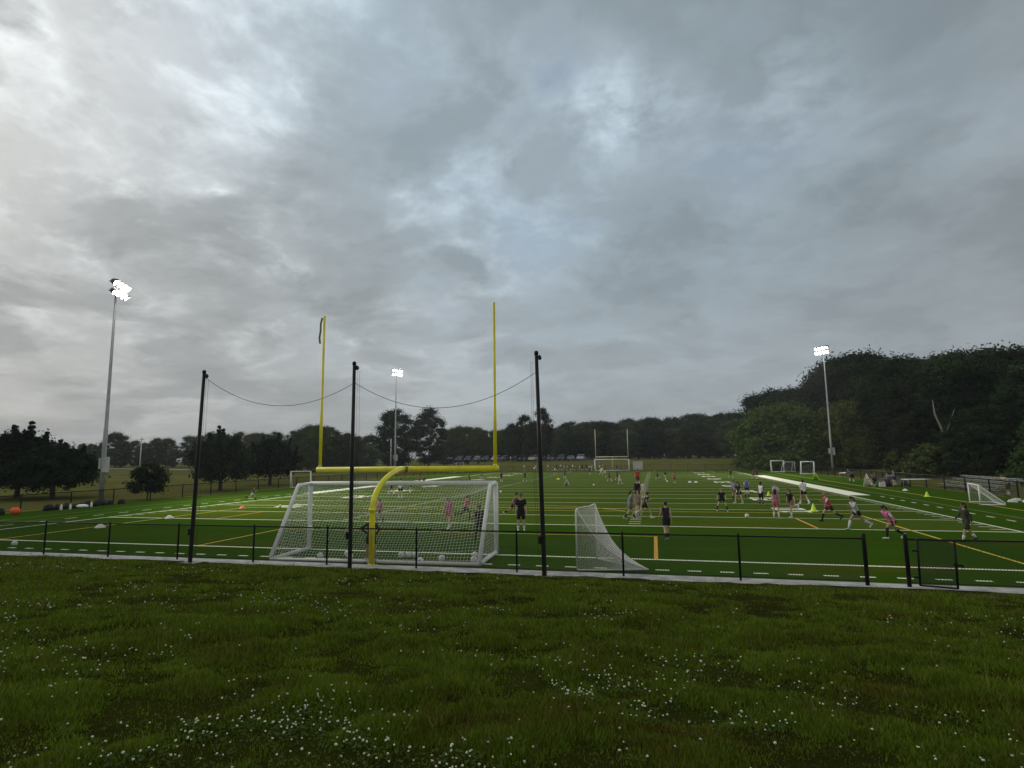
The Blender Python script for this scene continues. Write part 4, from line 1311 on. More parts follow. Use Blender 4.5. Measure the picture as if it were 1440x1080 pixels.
# ---- tables, benches, bleachers, chairs on the right
def table(x, y, rz, w, label, d=.75, h=.74):
    t = thing('folding_table', (x, y, 0), label, 'table', None, rz)
    MB().box((0, 0, h - .025), (w, d, .05)).build('table_top', M_WHITE, t)
    for sx in (-1, 1):
        mb = MB()
        mb.tube([(sx * (w / 2 - .15), -d / 2 + .08, 0), (sx * (w / 2 - .15), -d / 2 + .08, h - .05)], .02, 6)
        mb.tube([(sx * (w / 2 - .15), d / 2 - .08, 0), (sx * (w / 2 - .15), d / 2 - .08, h - .05)], .02, 6)
        mb.tube([(sx * (w / 2 - .15), -d / 2 + .08, .12), (sx * (w / 2 - .15), d / 2 - .08, .12)], .014, 6)
        mb.build('leg', M_GALV, t, True)


table(33.9, 43.6, R(10), 2.3, 'long white folding table near the fence behind the neon cone', d=.9, h=.80)
table(37.0 - 2.8, 66.5, R(60), 2.2, 'white table beside the person in the blue cap on the right sideline', h=.7)
MB_ = MB()


def bleacher(x, y, rz, n, w, label):
    t = thing('bleachers', (x, y, float(meadow_z(x, y))), label, 'bleachers', None, rz)
    for i in range(n):
        yy = i * .68; zz = .32 + i * .27
        for k in range(2):
            MB().box((0, yy + k * .145, zz), (w, .13, .04)).build('seat_plank', M_ALU, t)
        MB().box((0, yy + .42, zz - .16), (w, .22, .04)).build('foot_plank', M_ALU, t)
    for u in np.linspace(-w / 2 + .4, w / 2 - .4, 4):
        mb = MB()
        mb.tube([(u, -.1, .02), (u, n * .68, .02)], .03, 6).tube([(u, -.1, .12), (u, n * .68 - .3, .1 + n * .27)], .03, 6)
        for i in range(n): mb.tube([(u, i * .68 + .1, .02), (u, i * .68 + .1, .30 + i * .27)], .022, 6)
        mb.build('frame', M_GALV, t, True)


bleacher(36.6, 41.0, R(-90), 4, 9.5, 'long aluminium bleachers behind the right side fence')


def camp_chair(x, y, rz, c, label):
    t = thing('camp_chair', (x, y, 0), label, 'chair', 'camp chairs on the right sideline', rz)
    MB().box((0, 0, .43), (.52, .46, .03)).build('seat', cloth(c), t)
    MB().box((0, -.26, .68), (.52, .03, .46), Matrix.Rotation(R(10), 3, 'X')).build('backrest', cloth(c), t)
    for sx in (-1, 1):
        MB().tube([(sx * .26, .24, 0), (sx * .26, -.26, .5)], .012, 6).build('leg', M_GALV, t, True)
        MB().tube([(sx * .26, -.26, 0), (sx * .26, .24, .62)], .012, 6).build('leg', M_GALV, t, True)
        MB().box((sx * .28, .0, .62), (.06, .46, .02)).build('armrest', cloth(c), t)


camp_chair(32.0, 48.6, R(80), (.03, .035, .06), 'dark blue camp chair left in the group on the right sideline')
camp_chair(32.7, 47.3, R(95), (.10, .11, .13), 'grey camp chair in the middle of the group on the right sideline')
camp_chair(32.9, 46.0, R(85), (.03, .035, .06), 'dark blue camp chair nearest in the group on the right sideline')
bag(32.1, 45.4, 1.0, 1.3, M_BAGS[0], 'black bag on the turf beside the camp chairs')
bag(33.4, 44.9, 2.0, 1.3, M_BAGS[1], 'dark bag on the turf between camp chairs and white table')
tag(MB().box((0, 0, .2), (.5, .32, .34), taper=.96).box((0, 0, .40), (.52, .34, .07)).build('cooler', M_WHITE2, None, loc=(31.2, 44.4, 0)), 'white cooler box standing before the camp chairs', 'cooler')
# far utility poles and low buildings
for (x, y, h, lb) in ((-150, 128, 10, 'pale utility pole beyond the meadow on the left'), (-62, 126, 8.5, 'thin pale pole behind the yellow crossbar')):
    t = thing('utility_pole', (x, y, float(meadow_z(x, y))), lb, 'pole')
    MB().tube([(0, 0, -.2), (0, 0, h)], [.22, .14], 8).build('pole', M_WHITE2, t, True)
    MB().box((0, 0, h - .8), (1.8, .14, .14)).build('cross_arm', M_BARK, t)

# ================================================================== PARKED CARS
def make_car(kind):
    Ln, Wd = (4.6, 1.80) if kind == 'sedan' else (4.7, 1.88)
    if kind == 'sedan':
        prof = [(-2.28, .38), (-2.30, .72), (-2.2, .95), (-1.75, 1.02), (-1.05, 1.42), (.15, 1.45), (1.0, 1.02), (2.05, .86), (2.28, .68), (2.28, .36)]
    else:
        prof = [(-2.33, .42), (-2.35, .85), (-2.28, 1.15), (-2.0, 1.66), (-1.3, 1.74), (.3, 1.72), (1.05, 1.16), (2.1, 1.02), (2.32, .80), (2.33, .40)]
    t = thing('parked_car', (0, 0, 0), 'car', 'car')
    mb = MB(); n = len(prof); vs = []
    for sx, k in ((-1, .90), (-1, 1), (1, 1), (1, .90)):
        for (y, z) in prof:
            w = Wd / 2 * (1 if z < 1.1 else .80)
            yy = y if k == 1 else y
            vs.append((sx * w * (1 if k == 1 else .93), yy * (1 if k == 1 else 1.0), z if k == 1 else z + (.02 if z > .6 else 0)))
    fs = []
    for a, b in ((0, 3),):
        pass
    body = MB()
    L1 = [(-Wd / 2 * (1 if z < 1.1 else .80), y, z) for y, z in prof]
    R1 = [(Wd / 2 * (1 if z < 1.1 else .80), y, z) for y, z in prof]
    body.add(L1 + R1, [tuple(range(n)), tuple(range(2 * n - 1, n - 1, -1))] + [(i, n + i, n + (i + 1) % n, (i + 1) % n) for i in range(n)])
    o = body.build('body', M_WHITE, t)
    bv = o.modifiers.new('bev', 'BEVEL'); bv.width = .07; bv.segments = 2
    top = 1.40 if kind == 'sedan' else 1.66
    lo = 1.03 if kind == 'sedan' else 1.16
    y0, y1 = (-1.55, .80) if kind == 'sedan' else (-2.02, .82)
    for sx in (-1, 1):
        MB().add([(sx * (Wd / 2 * .90 + .012), y0 + .1, lo + .02), (sx * (Wd / 2 * .90 + .012), y1 + .05, lo + .02), (sx * (Wd / 2 * .80 + .012), y1 - .55, top - .06), (sx * (Wd / 2 * .80 + .012), y0 + .42, top - .06),
                  (sx * (Wd / 2 * .80), y0 + .1, lo + .02), (sx * (Wd / 2 * .80), y1 + .05, lo + .02), (sx * (Wd / 2 * .72), y1 - .55, top - .06), (sx * (Wd / 2 * .72), y0 + .42, top - .06)],
                 [(0, 1, 2, 3), (7, 6, 5, 4), (0, 4, 5, 1), (1, 5, 6, 2), (2, 6, 7, 3), (3, 7, 4, 0)]).build('side_window', M_GLASS, t)
    for ya, yb, s in ((prof[5][0], prof[6][0], 1), (prof[4][0], prof[3][0], -1)):
        za, zb = (prof[5][1], prof[6][1]) if s > 0 else (prof[4][1], prof[3][1])
        d = s * .02
        MB().add([(-.62, ya + (yb - ya) * .12 + d, za + (zb - za) * .12 + .02), (.62, ya + (yb - ya) * .12 + d, za + (zb - za) * .12 + .02), (.74, ya + (yb - ya) * .92 + d, za + (zb - za) * .92 + .02), (-.74, ya + (yb - ya) * .92 + d, za + (zb - za) * .92 + .02)],
                 [(0, 1, 2, 3)]).build('windscreen' if s > 0 else 'rear_window', M_GLASS, t)
    for sx in (-1, 1):
        for yy in (-1.42, 1.40):
            w = MB().tube([(sx * (Wd / 2 - .20), yy, .33), (sx * (Wd / 2 + .012), yy, .33)], .33, 14).build('wheel', M_RUB, t, True)
            autosmooth(w)
            MB().tube([(sx * (Wd / 2 + .0), yy, .33), (sx * (Wd / 2 + .03), yy, .33)], .20, 10).build('rim', M_ALU, w)
        MB().box((sx * .62, prof[8][0] + .0, .72), (.34, .08, .14)).build('headlight', M_WHITE, t)
        MB().box((sx * .66, prof[1][0] - .0, .84), (.28, .06, .16)).build('tail_light', mat('red_lens', (.35, .01, .01), .3, .1, 4), t)
        MB().box((sx * (Wd / 2 + .08), .72, lo + .06), (.16, .10, .12)).build('wing_mirror', M_BLACK, t)
    return t


sed = make_car('sedan'); suv = make_car('suv')
famS, famV = family_of(sed), family_of(suv)
CARC = [('white', (.75, .75, .74)), ('silver', (.45, .46, .47)), ('dark grey', (.06, .062, .068)), ('black', (.012, .012, .014)), ('dark blue', (.02, .03, .07)), ('red', (.22, .02, .02)), ('grey', (.22, .22, .23))]
CM = {n: mat('car_paint_' + n.replace(' ', '_'), c, .28, .05, 2, spec=.6) for n, c in CARC}
first = {'sedan': True, 'suv': True}
seq = [3, 2, 4, 6, 3, 1, 2, 3, 0, 4, 2, 3, 6, 1]
xx = -49.0
for i, ci in enumerate(seq):
    kind = 'suv' if (i * 7) % 3 != 0 else 'sedan'
    nm = CARC[ci][0]
    y = 139.6 + random.uniform(-.3, .3)
    lb = f'{nm} {"SUV" if kind == "suv" else "sedan"}, {ORD[i]} from the left in the front row of the far car park'
    src, fam = (sed, famS) if kind == 'sedan' else (suv, famV)
    rz = R(180 if i % 3 else 0) + R(random.uniform(-2, 2))
    if first[kind]:
        first[kind] = False
        r = src; r.location = (xx, y, 2.06); r.rotation_euler = (0, 0, rz); r['label'] = lb; r['group'] = 'cars parked in rows beyond the far end'
        out = [c for c, _ in fam]
    else:
        r, out = dup(src, (xx, y, 2.06), rz, None, lb, 'cars parked in rows beyond the far end', fam)
    for c in out:
        if c.name.startswith('body'):
            c.material_slots[0].link = 'OBJECT'; c.material_slots[0].material = CM[nm]
    xx += 2.75 + (2.6 if i == 6 else 0)
xx = -50.0
for i, ci in enumerate([0, 3, 1, 2, 0, 6, 3, 2, 1, 3, 0, 2, 4, 1]):
    kind = 'suv' if i % 3 else 'sedan'
    nm = CARC[ci][0]
    src, fam = (sed, famS) if kind == 'sedan' else (suv, famV)
    r, out = dup(src, (xx, 151.5, 2.06), R(180 if i % 2 else 0), None, f'{nm} {"SUV" if kind == "suv" else "sedan"}, {ORD[i]} from the left in the second row of the far car park', 'cars parked in rows beyond the far end', fam)
    for c in out:
        if c.name.startswith('body'):
            c.material_slots[0].link = 'OBJECT'; c.material_slots[0].material = CM[nm]
    xx += 2.9

# ================================================================== PEOPLE
def capsule(mb, p0, p1, r0, r1, n=10, squash=1.0, axis=None):
    p0 = Vector(p0); p1 = Vector(p1)
    d = p1 - p0
    if d.length < 1e-5: d = Vector((0, 0, 1e-5))
    t = d.normalized()
    ref = Vector(axis) if axis is not None else (Vector((1, 0, 0)) if abs(t.x) < .8 else Vector((0, 1, 0)))
    u = (ref - t * ref.dot(t)).normalized(); w = t.cross(u)
    rings = []
    for k in range(4):
        a = math.pi / 2 * (1 - k / 3.0)
        rings.append((p0 - t * r0 * math.sin(a), r0 * math.cos(a)))
    for k in range(4):
        a = math.pi / 2 * k / 3.0
        rings.append((p1 + t * r1 * math.sin(a), r1 * math.cos(a)))
    vs = []; fs = []
    for c, r in rings:
        r = max(r, .0006)
        for i in range(n):
            an = 2 * math.pi * i / n
            vs.append(c + u * math.cos(an) * r + w * math.sin(an) * r * squash)
    m = len(rings)
    for j in range(m - 1):
        for i in range(n):
            i2 = (i + 1) % n
            fs.append((j * n + i, j * n + i2, (j + 1) * n + i2, (j + 1) * n + i))
    fs.append(tuple(range(n - 1, -1, -1))); fs.append(tuple((m - 1) * n + i for i in range(n)))
    mb.add(vs, fs)


POSES = {
    'stand': dict(lean=3, thL=(3, 5), thR=(-2, 5), knL=4, knR=3, arL=(4, 9), arR=(-2, 9), elL=14, elR=12),
    'stand2': dict(lean=4, thL=(10, 8), thR=(-4, 6), knL=12, knR=3, arL=(15, 10), arR=(20, 8), elL=60, elR=70),
    'walk': dict(lean=6, thL=(24, 3), thR=(-18, 3), knL=8, knR=22, arL=(-22, 9), arR=(22, 9), elL=18, elR=24),
    'walk2': dict(lean=5, thL=(-16, 3), thR=(20, 3), knL=18, knR=8, arL=(18, 9), arR=(-18, 9), elL=24, elR=18),
    'run': dict(lean=20, thL=(48, 4), thR=(-28, 4), knL=50, knR=62, arL=(-50, 12), arR=(38, 12), elL=80, elR=85),
    'run2': dict(lean=22, thL=(-30, 4), thR=(38, 4), knL=38, knR=22, arL=(35, 14), arR=(-45, 16), elL=75, elR=60),
    'sprint': dict(lean=38, thL=(62, 6), thR=(-32, 5), knL=52, knR=28, arL=(-20, 25), arR=(-62, 24), elL=20, elR=18),
    'wide': dict(lean=12, thL=(12, 24), thR=(12, 24), knL=14, knR=14, arL=(8, 22), arR=(8, 22), elL=40, elR=40),
    'kick': dict(lean=10, thL=(16, 5), thR=(-40, 8), knL=16, knR=66, arL=(-10, 44), arR=(-34, 30), elL=24, elR=36),
    'hips': dict(lean=3, thL=(2, 9), thR=(2, 9), knL=3, knR=3, arL=None, arR=None),
    'bend': dict(lean=58, thL=(40, 5), thR=(14, 5), knL=36, knR=22, arL=(64, 8), arR=(50, 8), elL=14, elR=20),
    'fold': dict(lean=4, thL=(4, 6), thR=(0, 5), knL=6, knR=3, arL=(28, 6), arR=(28, 6), elL=96, elR=96),
    'fence': dict(lean=34, thL=(8, 5), thR=(2, 5), knL=6, knR=6, arL=(62, 10), arR=(62, 10), elL=62, elR=62),
    'sit': dict(lean=4, thL=(86, 6), thR=(84, 6), knL=84, knR=84, arL=(26, 8), arR=(28, 8), elL=52, elR=50),
    'kneel': dict(lean=28, thL=(88, 6), thR=(30, 6), knL=92, knR=118, arL=(50, 8), arR=(46, 8), elL=30, elR=34),
}


def rx(v, a):
    """turn a vector forward (towards +y) by a degrees when it hangs down"""
    return Matrix.Rotation(R(a), 3, 'X') @ v


def fk(pose, H, sex):
    s = H / 1.7
    P = dict(POSES[pose]) if isinstance(pose, str) else dict(pose)
    J = {}
    ln = R(P['lean'])
    tx = Vector((0, math.sin(ln), math.cos(ln)))
    side = Vector((1, 0, 0))
    pel = Vector((0, 0, 0))
    J['pelvis'] = pel
    J['waist'] = pel + tx * .13 * s
    J['chest'] = pel + tx * .34 * s
    J['neck'] = pel + tx * .51 * s
    hl = R(P['lean'] * .55 + P.get('look', 0))
    hd = Vector((0, math.sin(hl), math.cos(hl)))
    J['head'] = J['neck'] + hd * .155 * s
    J['hd'] = hd
    sw = (.165 if sex == 'f' else .195) * s
    for n, sx in (('L', -1), ('R', 1)):
        J['sh' + n] = pel + tx * .46 * s + side * sx * sw
        J['hip' + n] = pel + side * sx * .085 * s - tx * .01 * s
        fwd, ab = P['th' + n]
        d = rx(Matrix.Rotation(R(-ab * sx), 3, 'Y') @ Vector((0, 0, -1)), fwd)
        J['kn' + n] = J['hip' + n] + d * .43 * s
        d2 = rx(Matrix.Rotation(R(-ab * sx * .6), 3, 'Y') @ Vector((0, 0, -1)), fwd - P['kn' + n])
        J['an' + n] = J['kn' + n] + d2 * .42 * s
        a = fwd - P['kn' + n]
        fa = 0 if a > -22 else (a + 10) * .85
        J['to' + n] = J['an' + n] + (rx(Vector((0, 1, 0)), fa) * .15 + rx(Vector((0, 0, -1)), fa) * .055) * s
        J['he' + n] = J['an' + n] + (rx(Vector((0, 1, 0)), fa) * -.045 + rx(Vector((0, 0, -1)), fa) * .055) * s
        if P['ar' + n] is None:
            J['el' + n] = J['sh' + n] + Vector((sx * .235, -.08, -.17)) * s
            J['wr' + n] = J['pelvis'] + Vector((sx * .16, .06, .08)) * s
        else:
            af, aa = P['ar' + n]
            d = rx(Matrix.Rotation(R(-aa * sx), 3, 'Y') @ Vector((0, 0, -1)), af)
            J['el' + n] = J['sh' + n] + d * .285 * s
            d2 = rx(Matrix.Rotation(R(-aa * sx * .4), 3, 'Y') @ Vector((0, 0, -1)), af + P['el' + n])
            J['wr' + n] = J['el' + n] + d2 * .245 * s
        J['ha' + n] = J['wr' + n] + (J['wr' + n] - J['el' + n]).normalized() * .075 * s
    low = min(min((J['to' + n] - Vector((0, 0, .028 * s))).z, (J['he' + n] - Vector((0, 0, .03 * s))).z) for n in 'LR')
    off = Vector((0, 0, -low))
    for k in J:
        if k != 'hd': J[k] = J[k] + off
    J['s'] = s; J['tx'] = tx; J['side'] = side
    return J


def body_caps(J, sex):
    s = J['s']; mb = MB(); S = J['side']; tx = J['tx']
    bk = tx.cross(S)
    f = .92 if sex == 'f' else 1.06
    for sx in (-1, 1):
        capsule(mb, J['pelvis'] + S * sx * .065 * s, J['waist'] + S * sx * .045 * s, .100 * s, .085 * s * f, squash=.92)
        capsule(mb, J['waist'] + S * sx * .045 * s, J['chest'] + S * sx * .065 * s, .085 * s * f, .092 * s * f)
        capsule(mb, J['chest'] + S * sx * .065 * s, J['sh' + ('L' if sx < 0 else 'R')] - S * sx * .055 * s - tx * .01 * s, .092 * s * f, .062 * s)
    for n in 'LR':
        capsule(mb, J['neck'] - tx * .05 * s, J['sh' + n], .055 * s, .052 * s)
        capsule(mb, J['sh' + n], J['el' + n], .048 * s * f, .036 * s)
        capsule(mb, J['el' + n], J['wr' + n], .036 * s, .024 * s)
        capsule(mb, J['wr' + n], J['ha' + n], .026 * s, .032 * s, squash=.6)
        capsule(mb, J['hip' + n], J['kn' + n], .086 * s, .052 * s)
        mid = J['kn' + n].lerp(J['an' + n], .35)
        capsule(mb, J['kn' + n], mid, .050 * s, .053 * s)
        capsule(mb, mid, J['an' + n], .053 * s, .034 * s)
        capsule(mb, J['he' + n], J['to' + n], .035 * s, .030 * s)
        capsule(mb, J['an' + n], J['he' + n], .034 * s, .034 * s)
    capsule(mb, J['neck'] - tx * .03 * s, J['neck'].lerp(J['head'], .55), .052 * s, .048 * s)
    hd = J['hd']; fwd = S.cross(hd) * -1
    if fwd.y < 0: fwd = -fwd
    c = J['head']
    capsule(mb, c + hd * .03 * s - fwd * .012 * s, c + hd * .035 * s + fwd * .012 * s, .086 * s, .084 * s)
    capsule(mb, c + hd * .02 * s + fwd * .012 * s, c - hd * .065 * s + fwd * .028 * s, .072 * s, .042 * s)
    capsule(mb, c + fwd * .086 * s + hd * .005 * s, c + fwd * .102 * s - hd * .018 * s, .012 * s, .018 * s)
    for sx in (-1, 1):
        capsule(mb, c + S * sx * .080 * s + hd * .018 * s - fwd * .008 * s, c + S * sx * .082 * s - hd * .022 * s, .016 * s, .013 * s)
    return mb, fwd


def finger_mb(J):
    mb = MB(); s = J['s']
    for n, sx in (('L', -1), ('R', 1)):
        d = (J['wr' + n] - J['el' + n]).normalized()
        palm = (Vector((-sx, 0, 0)) - d * Vector((-sx, 0, 0)).dot(d)).normalized()
        acr = d.cross(palm).normalized()
        for k, (o, ln) in enumerate(((-.024, .062), (-.008, .072), (.008, .068), (.023, .052))):
            b = J['ha' + n] + acr * o * s - d * .005 * s
            p1 = b + d * ln * .5 * s + palm * .004 * s
            p2 = p1 + (d * .75 + palm * .6).normalized() * ln * .32 * s
            p3 = p2 + (d * .35 + palm * .9).normalized() * ln * .24 * s
            mb.tube([b, p1, p2, p3], [.0095 * s, .0088 * s, .008 * s, .006 * s], 5)
        th = acr if acr.y > 0 else -acr
        b = J['wr' + n] + d * .03 * s + th * .018 * s
        p1 = b + (th * .8 + d * .7).normalized() * .036 * s
        p2 = p1 + (th * .25 + d * 1.0 + palm * .4).normalized() * .032 * s
        mb.tube([b, p1, p2], [.012 * s, .010 * s, .007 * s], 5)
    return mb


TEMP = []     # (mesh builder, voxel, callback)


def later(mb, voxel, cb): TEMP.append((mb, voxel, cb))


def flush():
    objs = []
    for mb, vx, cb in TEMP:
        me = mb.mesh('tmp')
        o = bpy.data.objects.new('tmp', me); COL.objects.link(o)
        m = o.modifiers.new('r', 'REMESH'); m.mode = 'VOXEL'; m.voxel_size = vx; m.use_smooth_shade = True
        s_ = o.modifiers.new('s', 'SMOOTH'); s_.iterations = 3; s_.factor = .5
        objs.append(o)
    dg = bpy.context.evaluated_depsgraph_get()
    dg.update()
    for o, (mb, vx, cb) in zip(objs, TEMP):
        me = bpy.data.meshes.new_from_object(o.evaluated_get(dg))
        cb(me)
    for o in objs:
        me = o.data
        bpy.data.objects.remove(o, do_unlink=True); bpy.data.meshes.remove(me)
    TEMP.clear()


def join_mesh(me, mb):
    bm = bmesh.new(); bm.from_mesh(me)
    tmp = mb.mesh('tmpf'); bm.from_mesh(tmp); bm.to_mesh(me); bm.free(); bpy.data.meshes.remove(tmp)


def person(x, y, H, rz, pose, label, sex='f', skinc=(.42, .26, .18), shirt=(.02, .02, .024), sleeve='tee', pinnie=None, shorts=(.015, .016, .02), shlen=.42,
           legs=None, socks=(.7, .7, .7), sock=.55, shoes=(.03, .03, .035), hair=(.03, .02, .014), style='ponytail', cap=None, bottle=None, group=None, z=0.0, vox=.017, look=0):
    P = dict(POSES[pose]); P['look'] = look
    J = fk(P, H, sex)
    s = J['s']; S = J['side']; tx = J['tx']
    t = thing('person', (x, y, z), label, 'person', group, R(rz))
    mb, fwd = body_caps(J, sex)
    fm = finger_mb(J)
    sk = skin(skinc)

    def addp(nm, m, fingers=None):
        def cb(me):
            me.materials.clear()
            if fingers: join_mesh(me, fingers)
            link(nm, me, m, t, True)
        return cb
    later(mb, vox, addp('body', sk, fm))
    # shirt
    f = .92 if sex == 'f' else 1.06

    def torso(mb, g, low=-.10):
        for sx in (-1, 1):
            n = 'L' if sx < 0 else 'R'
            capsule(mb, J['pelvis'] + tx * (.10 + low) * s + S * sx * .060 * s, J['waist'] + S * sx * .05 * s, (.100 + g) * s, (.090 * f + g) * s)
            capsule(mb, J['waist'] + S * sx * .05 * s, J['chest'] + S * sx * .065 * s, (.090 * f + g) * s, (.095 * f + g) * s)
            capsule(mb, J['chest'] + S * sx * .065 * s, J['sh' + n] - S * sx * .05 * s - tx * .012 * s, (.095 * f + g) * s, (.060 + g) * s)
            capsule(mb, J['neck'] - tx * .065 * s, J['sh' + n] - S * sx * .02 * s, (.050 + g) * s, (.048 + g) * s)
    mb = MB(); torso(mb, .012)
    if sleeve != 'tank':
        for n in 'LR':
            k = .62 if sleeve == 'tee' else 1.0
            e = J['sh' + n].lerp(J['el' + n], k)
            capsule(mb, J['sh' + n], e, (.058 * f) * s, (.052 if sleeve == 'tee' else .044) * s)
            if sleeve == 'long': capsule(mb, e, J['el' + n].lerp(J['wr' + n], .92), .044 * s, .034 * s)
    later(mb, vox, addp('shirt', cloth(shirt)))
    if pinnie:
        mb = MB(); torso(mb, .026, -.07)
        later(mb, vox, addp('pinnie', cloth(pinnie)))
    # shorts
    mb = MB()
    for sx in (-1, 1):
        n = 'L' if sx < 0 else 'R'
        capsule(mb, J['pelvis'] + S * sx * .06 * s + tx * .05 * s, J['hip' + n], .104 * s, .106 * s)
        e = J['hip' + n].lerp(J['kn' + n], shlen)
        capsule(mb, J['hip' + n], e, .104 * s, (.096 if shlen < .9 else .075) * s)
        if legs is not None:
            pass
    later(mb, vox, addp('shorts', cloth(shorts)))
    if legs is not None:
        mb = MB()
        for n in 'LR':
            capsule(mb, J['hip' + n], J['kn' + n], .094 * s, .062 * s)
            capsule(mb, J['kn' + n], J['an' + n].lerp(J['kn' + n], .06), .062 * s, .046 * s)
        later(mb, vox, addp('leggings', cloth(legs)))
    for n in 'LR':
        if sock > .02 and legs is None:
            top = J['an' + n].lerp(J['kn' + n], sock)
            mid = J['an' + n].lerp(J['kn' + n], min(sock, .62) * .9 + .03)
            MB().tube([J['an' + n] + (J['an' + n] - J['kn' + n]).normalized() * .02 * s, mid.lerp(J['an' + n], .5), mid, top], [.040 * s, .050 * s, .060 * s, .058 * s if sock > .5 else .046 * s], 10).build('sock', cloth(socks), t, True)
        mb = MB()
        fd = (J['to' + n] - J['he' + n]).normalized()
        capsule(mb, J['he' + n], J['to' + n] + fd * .03 * s, .045 * s, .037 * s)
        capsule(mb, J['an' + n] - (J['an' + n] - J['he' + n]) * .2, J['he' + n] + fd * .05 * s, .042 * s, .042 * s)
        later(mb, .014, addp('shoe', cloth(shoes)))
    # hair, cap and face
    hd = J['hd']; c = J['head']
    mb = MB()
    capsule(mb, c + hd * .045 * s - fwd * .020 * s, c + hd * .050 * s + fwd * .010 * s, .090 * s, .088 * s)
    capsule(mb, c + hd * .02 * s - fwd * .03 * s, c - hd * .03 * s - fwd * .035 * s, .085 * s, .062 * s)
    if style in ('ponytail', 'braid'):
        b = c + hd * .05 * s - fwd * .105 * s
        flow = Vector((0, -.55, -.8)) if P['lean'] > 15 else Vector((0, -.22, -1))
        capsule(mb, b, b + flow.normalized() * .12 * s, .026 * s, .034 * s)
        capsule(mb, b + flow.normalized() * .12 * s, b + flow.normalized() * .25 * s, .034 * s, .014 * s)
    elif style == 'bun':
        capsule(mb, c + hd * .085 * s - fwd * .085 * s, c + hd * .095 * s - fwd * .09 * s, .040 * s, .040 * s)
    elif style == 'long':
        for sx in (-1, 1):
            capsule(mb, c + S * sx * .045 * s - fwd * .05 * s, c + S * sx * .05 * s - fwd * .07 * s - hd * .19 * s, .055 * s, .045 * s)
    later(mb, .014, addp('hair', mat('hair_%d' % int(hair[0] * 1000), hair, .6, .25, 20)))
    if cap:
        mb = MB()
        capsule(mb, c + hd * .062 * s - fwd * .014 * s, c + hd * .066 * s + fwd * .012 * s, .094 * s, .092 * s)
        later(mb, .014, addp('cap', cloth(cap)))
        rot = Matrix((S, fwd, hd)).transposed()
        MB().lathe([(.085 * s, -.004 * s), (.085 * s, .004 * s)], 14).build('cap_peak', cloth(cap), t, True, c + hd * .072 * s + fwd * .085 * s).rotation_euler = rot.to_euler()
    for sx in (-1, 1):
        MB().ball(c + fwd * .083 * s + S * sx * .033 * s + hd * .022 * s, .0125 * s, 8, 5).build('eye', M_EYE, t, True)
    MB().box(c + fwd * .0785 * s - hd * .052 * s, (.042 * s, .012 * s, .011 * s), Matrix((S, fwd, hd)).transposed()).build('mouth', M_LIP, t)
    return t


PALE = (.50, .33, .25); TAN = (.40, .25, .17); BRN = (.20, .11, .07); DRK = (.09, .05, .035)
PINK = (.55, .12, .30); HOT = (.70, .16, .42); REDD = (.38, .08, .10); NAVY = (.015, .02, .045); BLK = (.012, .012, .014)
GRY = (.28, .29, .31); LGR = (.45, .46, .48); WHT = (.72, .73, .74); MAR = (.045, .018, .020)
BLN = (.26, .17, .08); DBR = (.035, .022, .014); BLH = (.012, .010, .010)
# heading: 0 away from the camera, 180 towards it, 104 to the left of the picture, -76 to the right
person(-.10, -2.34, 1.57, -8, 'hips', 'person in dark maroon with hands on hips right behind the yellow goalpost stem', shirt=MAR, sleeve='long', shorts=BLK, skinc=TAN, hair=BLN, style='bun', sock=.2)
person(-5.33, 8.55, 1.34, 150, 'walk', 'person in a pink pinnie just right of the yellow gooseneck, seen through the goal net', shirt=GRY, pinnie=PINK, skinc=TAN, shorts=BLK, socks=BLK)
person(-11.47, 24.3, 1.82, 10, 'stand', 'tall person in a white shirt and black shorts behind the crossbar of the soccer goal', sex='m', shirt=WHT, shorts=BLK, skinc=PALE, hair=DBR, style='short')
person(-14.69, 29.2, 1.52, 60, 'walk', 'person in a black shirt left of the tall one in white behind the goal', shirt=BLK, shorts=BLK, skinc=PALE)
person(-14.1, 32.2, 1.52, -60, 'stand2', 'person in a black shirt right of the tall one in white behind the goal', shirt=BLK, shorts=NAVY, skinc=PALE)
person(-.76, 6.91, 1.52, 175, 'walk', 'person in a pink pinnie striding bare legged behind the right half of the goal net', shirt=GRY, pinnie=PINK, skinc=PALE, hair=DBR, shorts=REDD, sock=.15, shoes=WHT)
person(-1.17, 10.65, 1.5, -60, 'run', 'person in a red pinnie and dark leggings farther behind the goal net', shirt=REDD, pinnie=REDD, skinc=TAN, shorts=BLK, legs=(.02, .02, .024))
person(2.25, 2.32, 1.55, 20, 'stand2', 'goalkeeper in black standing behind the right stay of the goal', shirt=BLK, sleeve='long', shorts=BLK, skinc=TAN, legs=BLK)
person(1.17, 12.43, 1.5, -80, 'run2', 'person running with dark hair in a dusty pink top right of the goal', shirt=(.30, .15, .15), pinnie=None, skinc=TAN, hair=BLH, style='bun', shorts=MAR, socks=BLK, shoes=WHT)
person(2.98, 6.64, 1.70, 195, 'stand', 'adult in a khaki cap with black tee and shorts left of the right net pole', sex='m', shirt=BLK, shorts=BLK, shlen=.8, skinc=PALE, cap=(.10, .11, .08), style='short', socks=WHT, sock=.28, shoes=WHT)
person(7.26, 48.2, 1.84, 30, 'stand', 'adult coach in a bright red shirt left of the hash marks', sex='m', shirt=(.50, .03, .03), shorts=(.10, .02, .02), shlen=.8, skinc=TAN, style='short', group=None)
person(7.92, 23.7, 1.62, 185, 'stand', 'person all in black standing before the coach in red', shirt=BLK, sleeve='long', shorts=BLK, legs=BLK, skinc=TAN)
person(7.86, 12.0, 1.56, -70, 'walk', 'dark haired person in a grey jersey, left in the cluster near the hash marks', shirt=(.16, .17, .20), pinnie=None, skinc=PALE, hair=BLH, shorts=(.12, .12, .14), shlen=.5, socks=BLK, shoes=LGR)
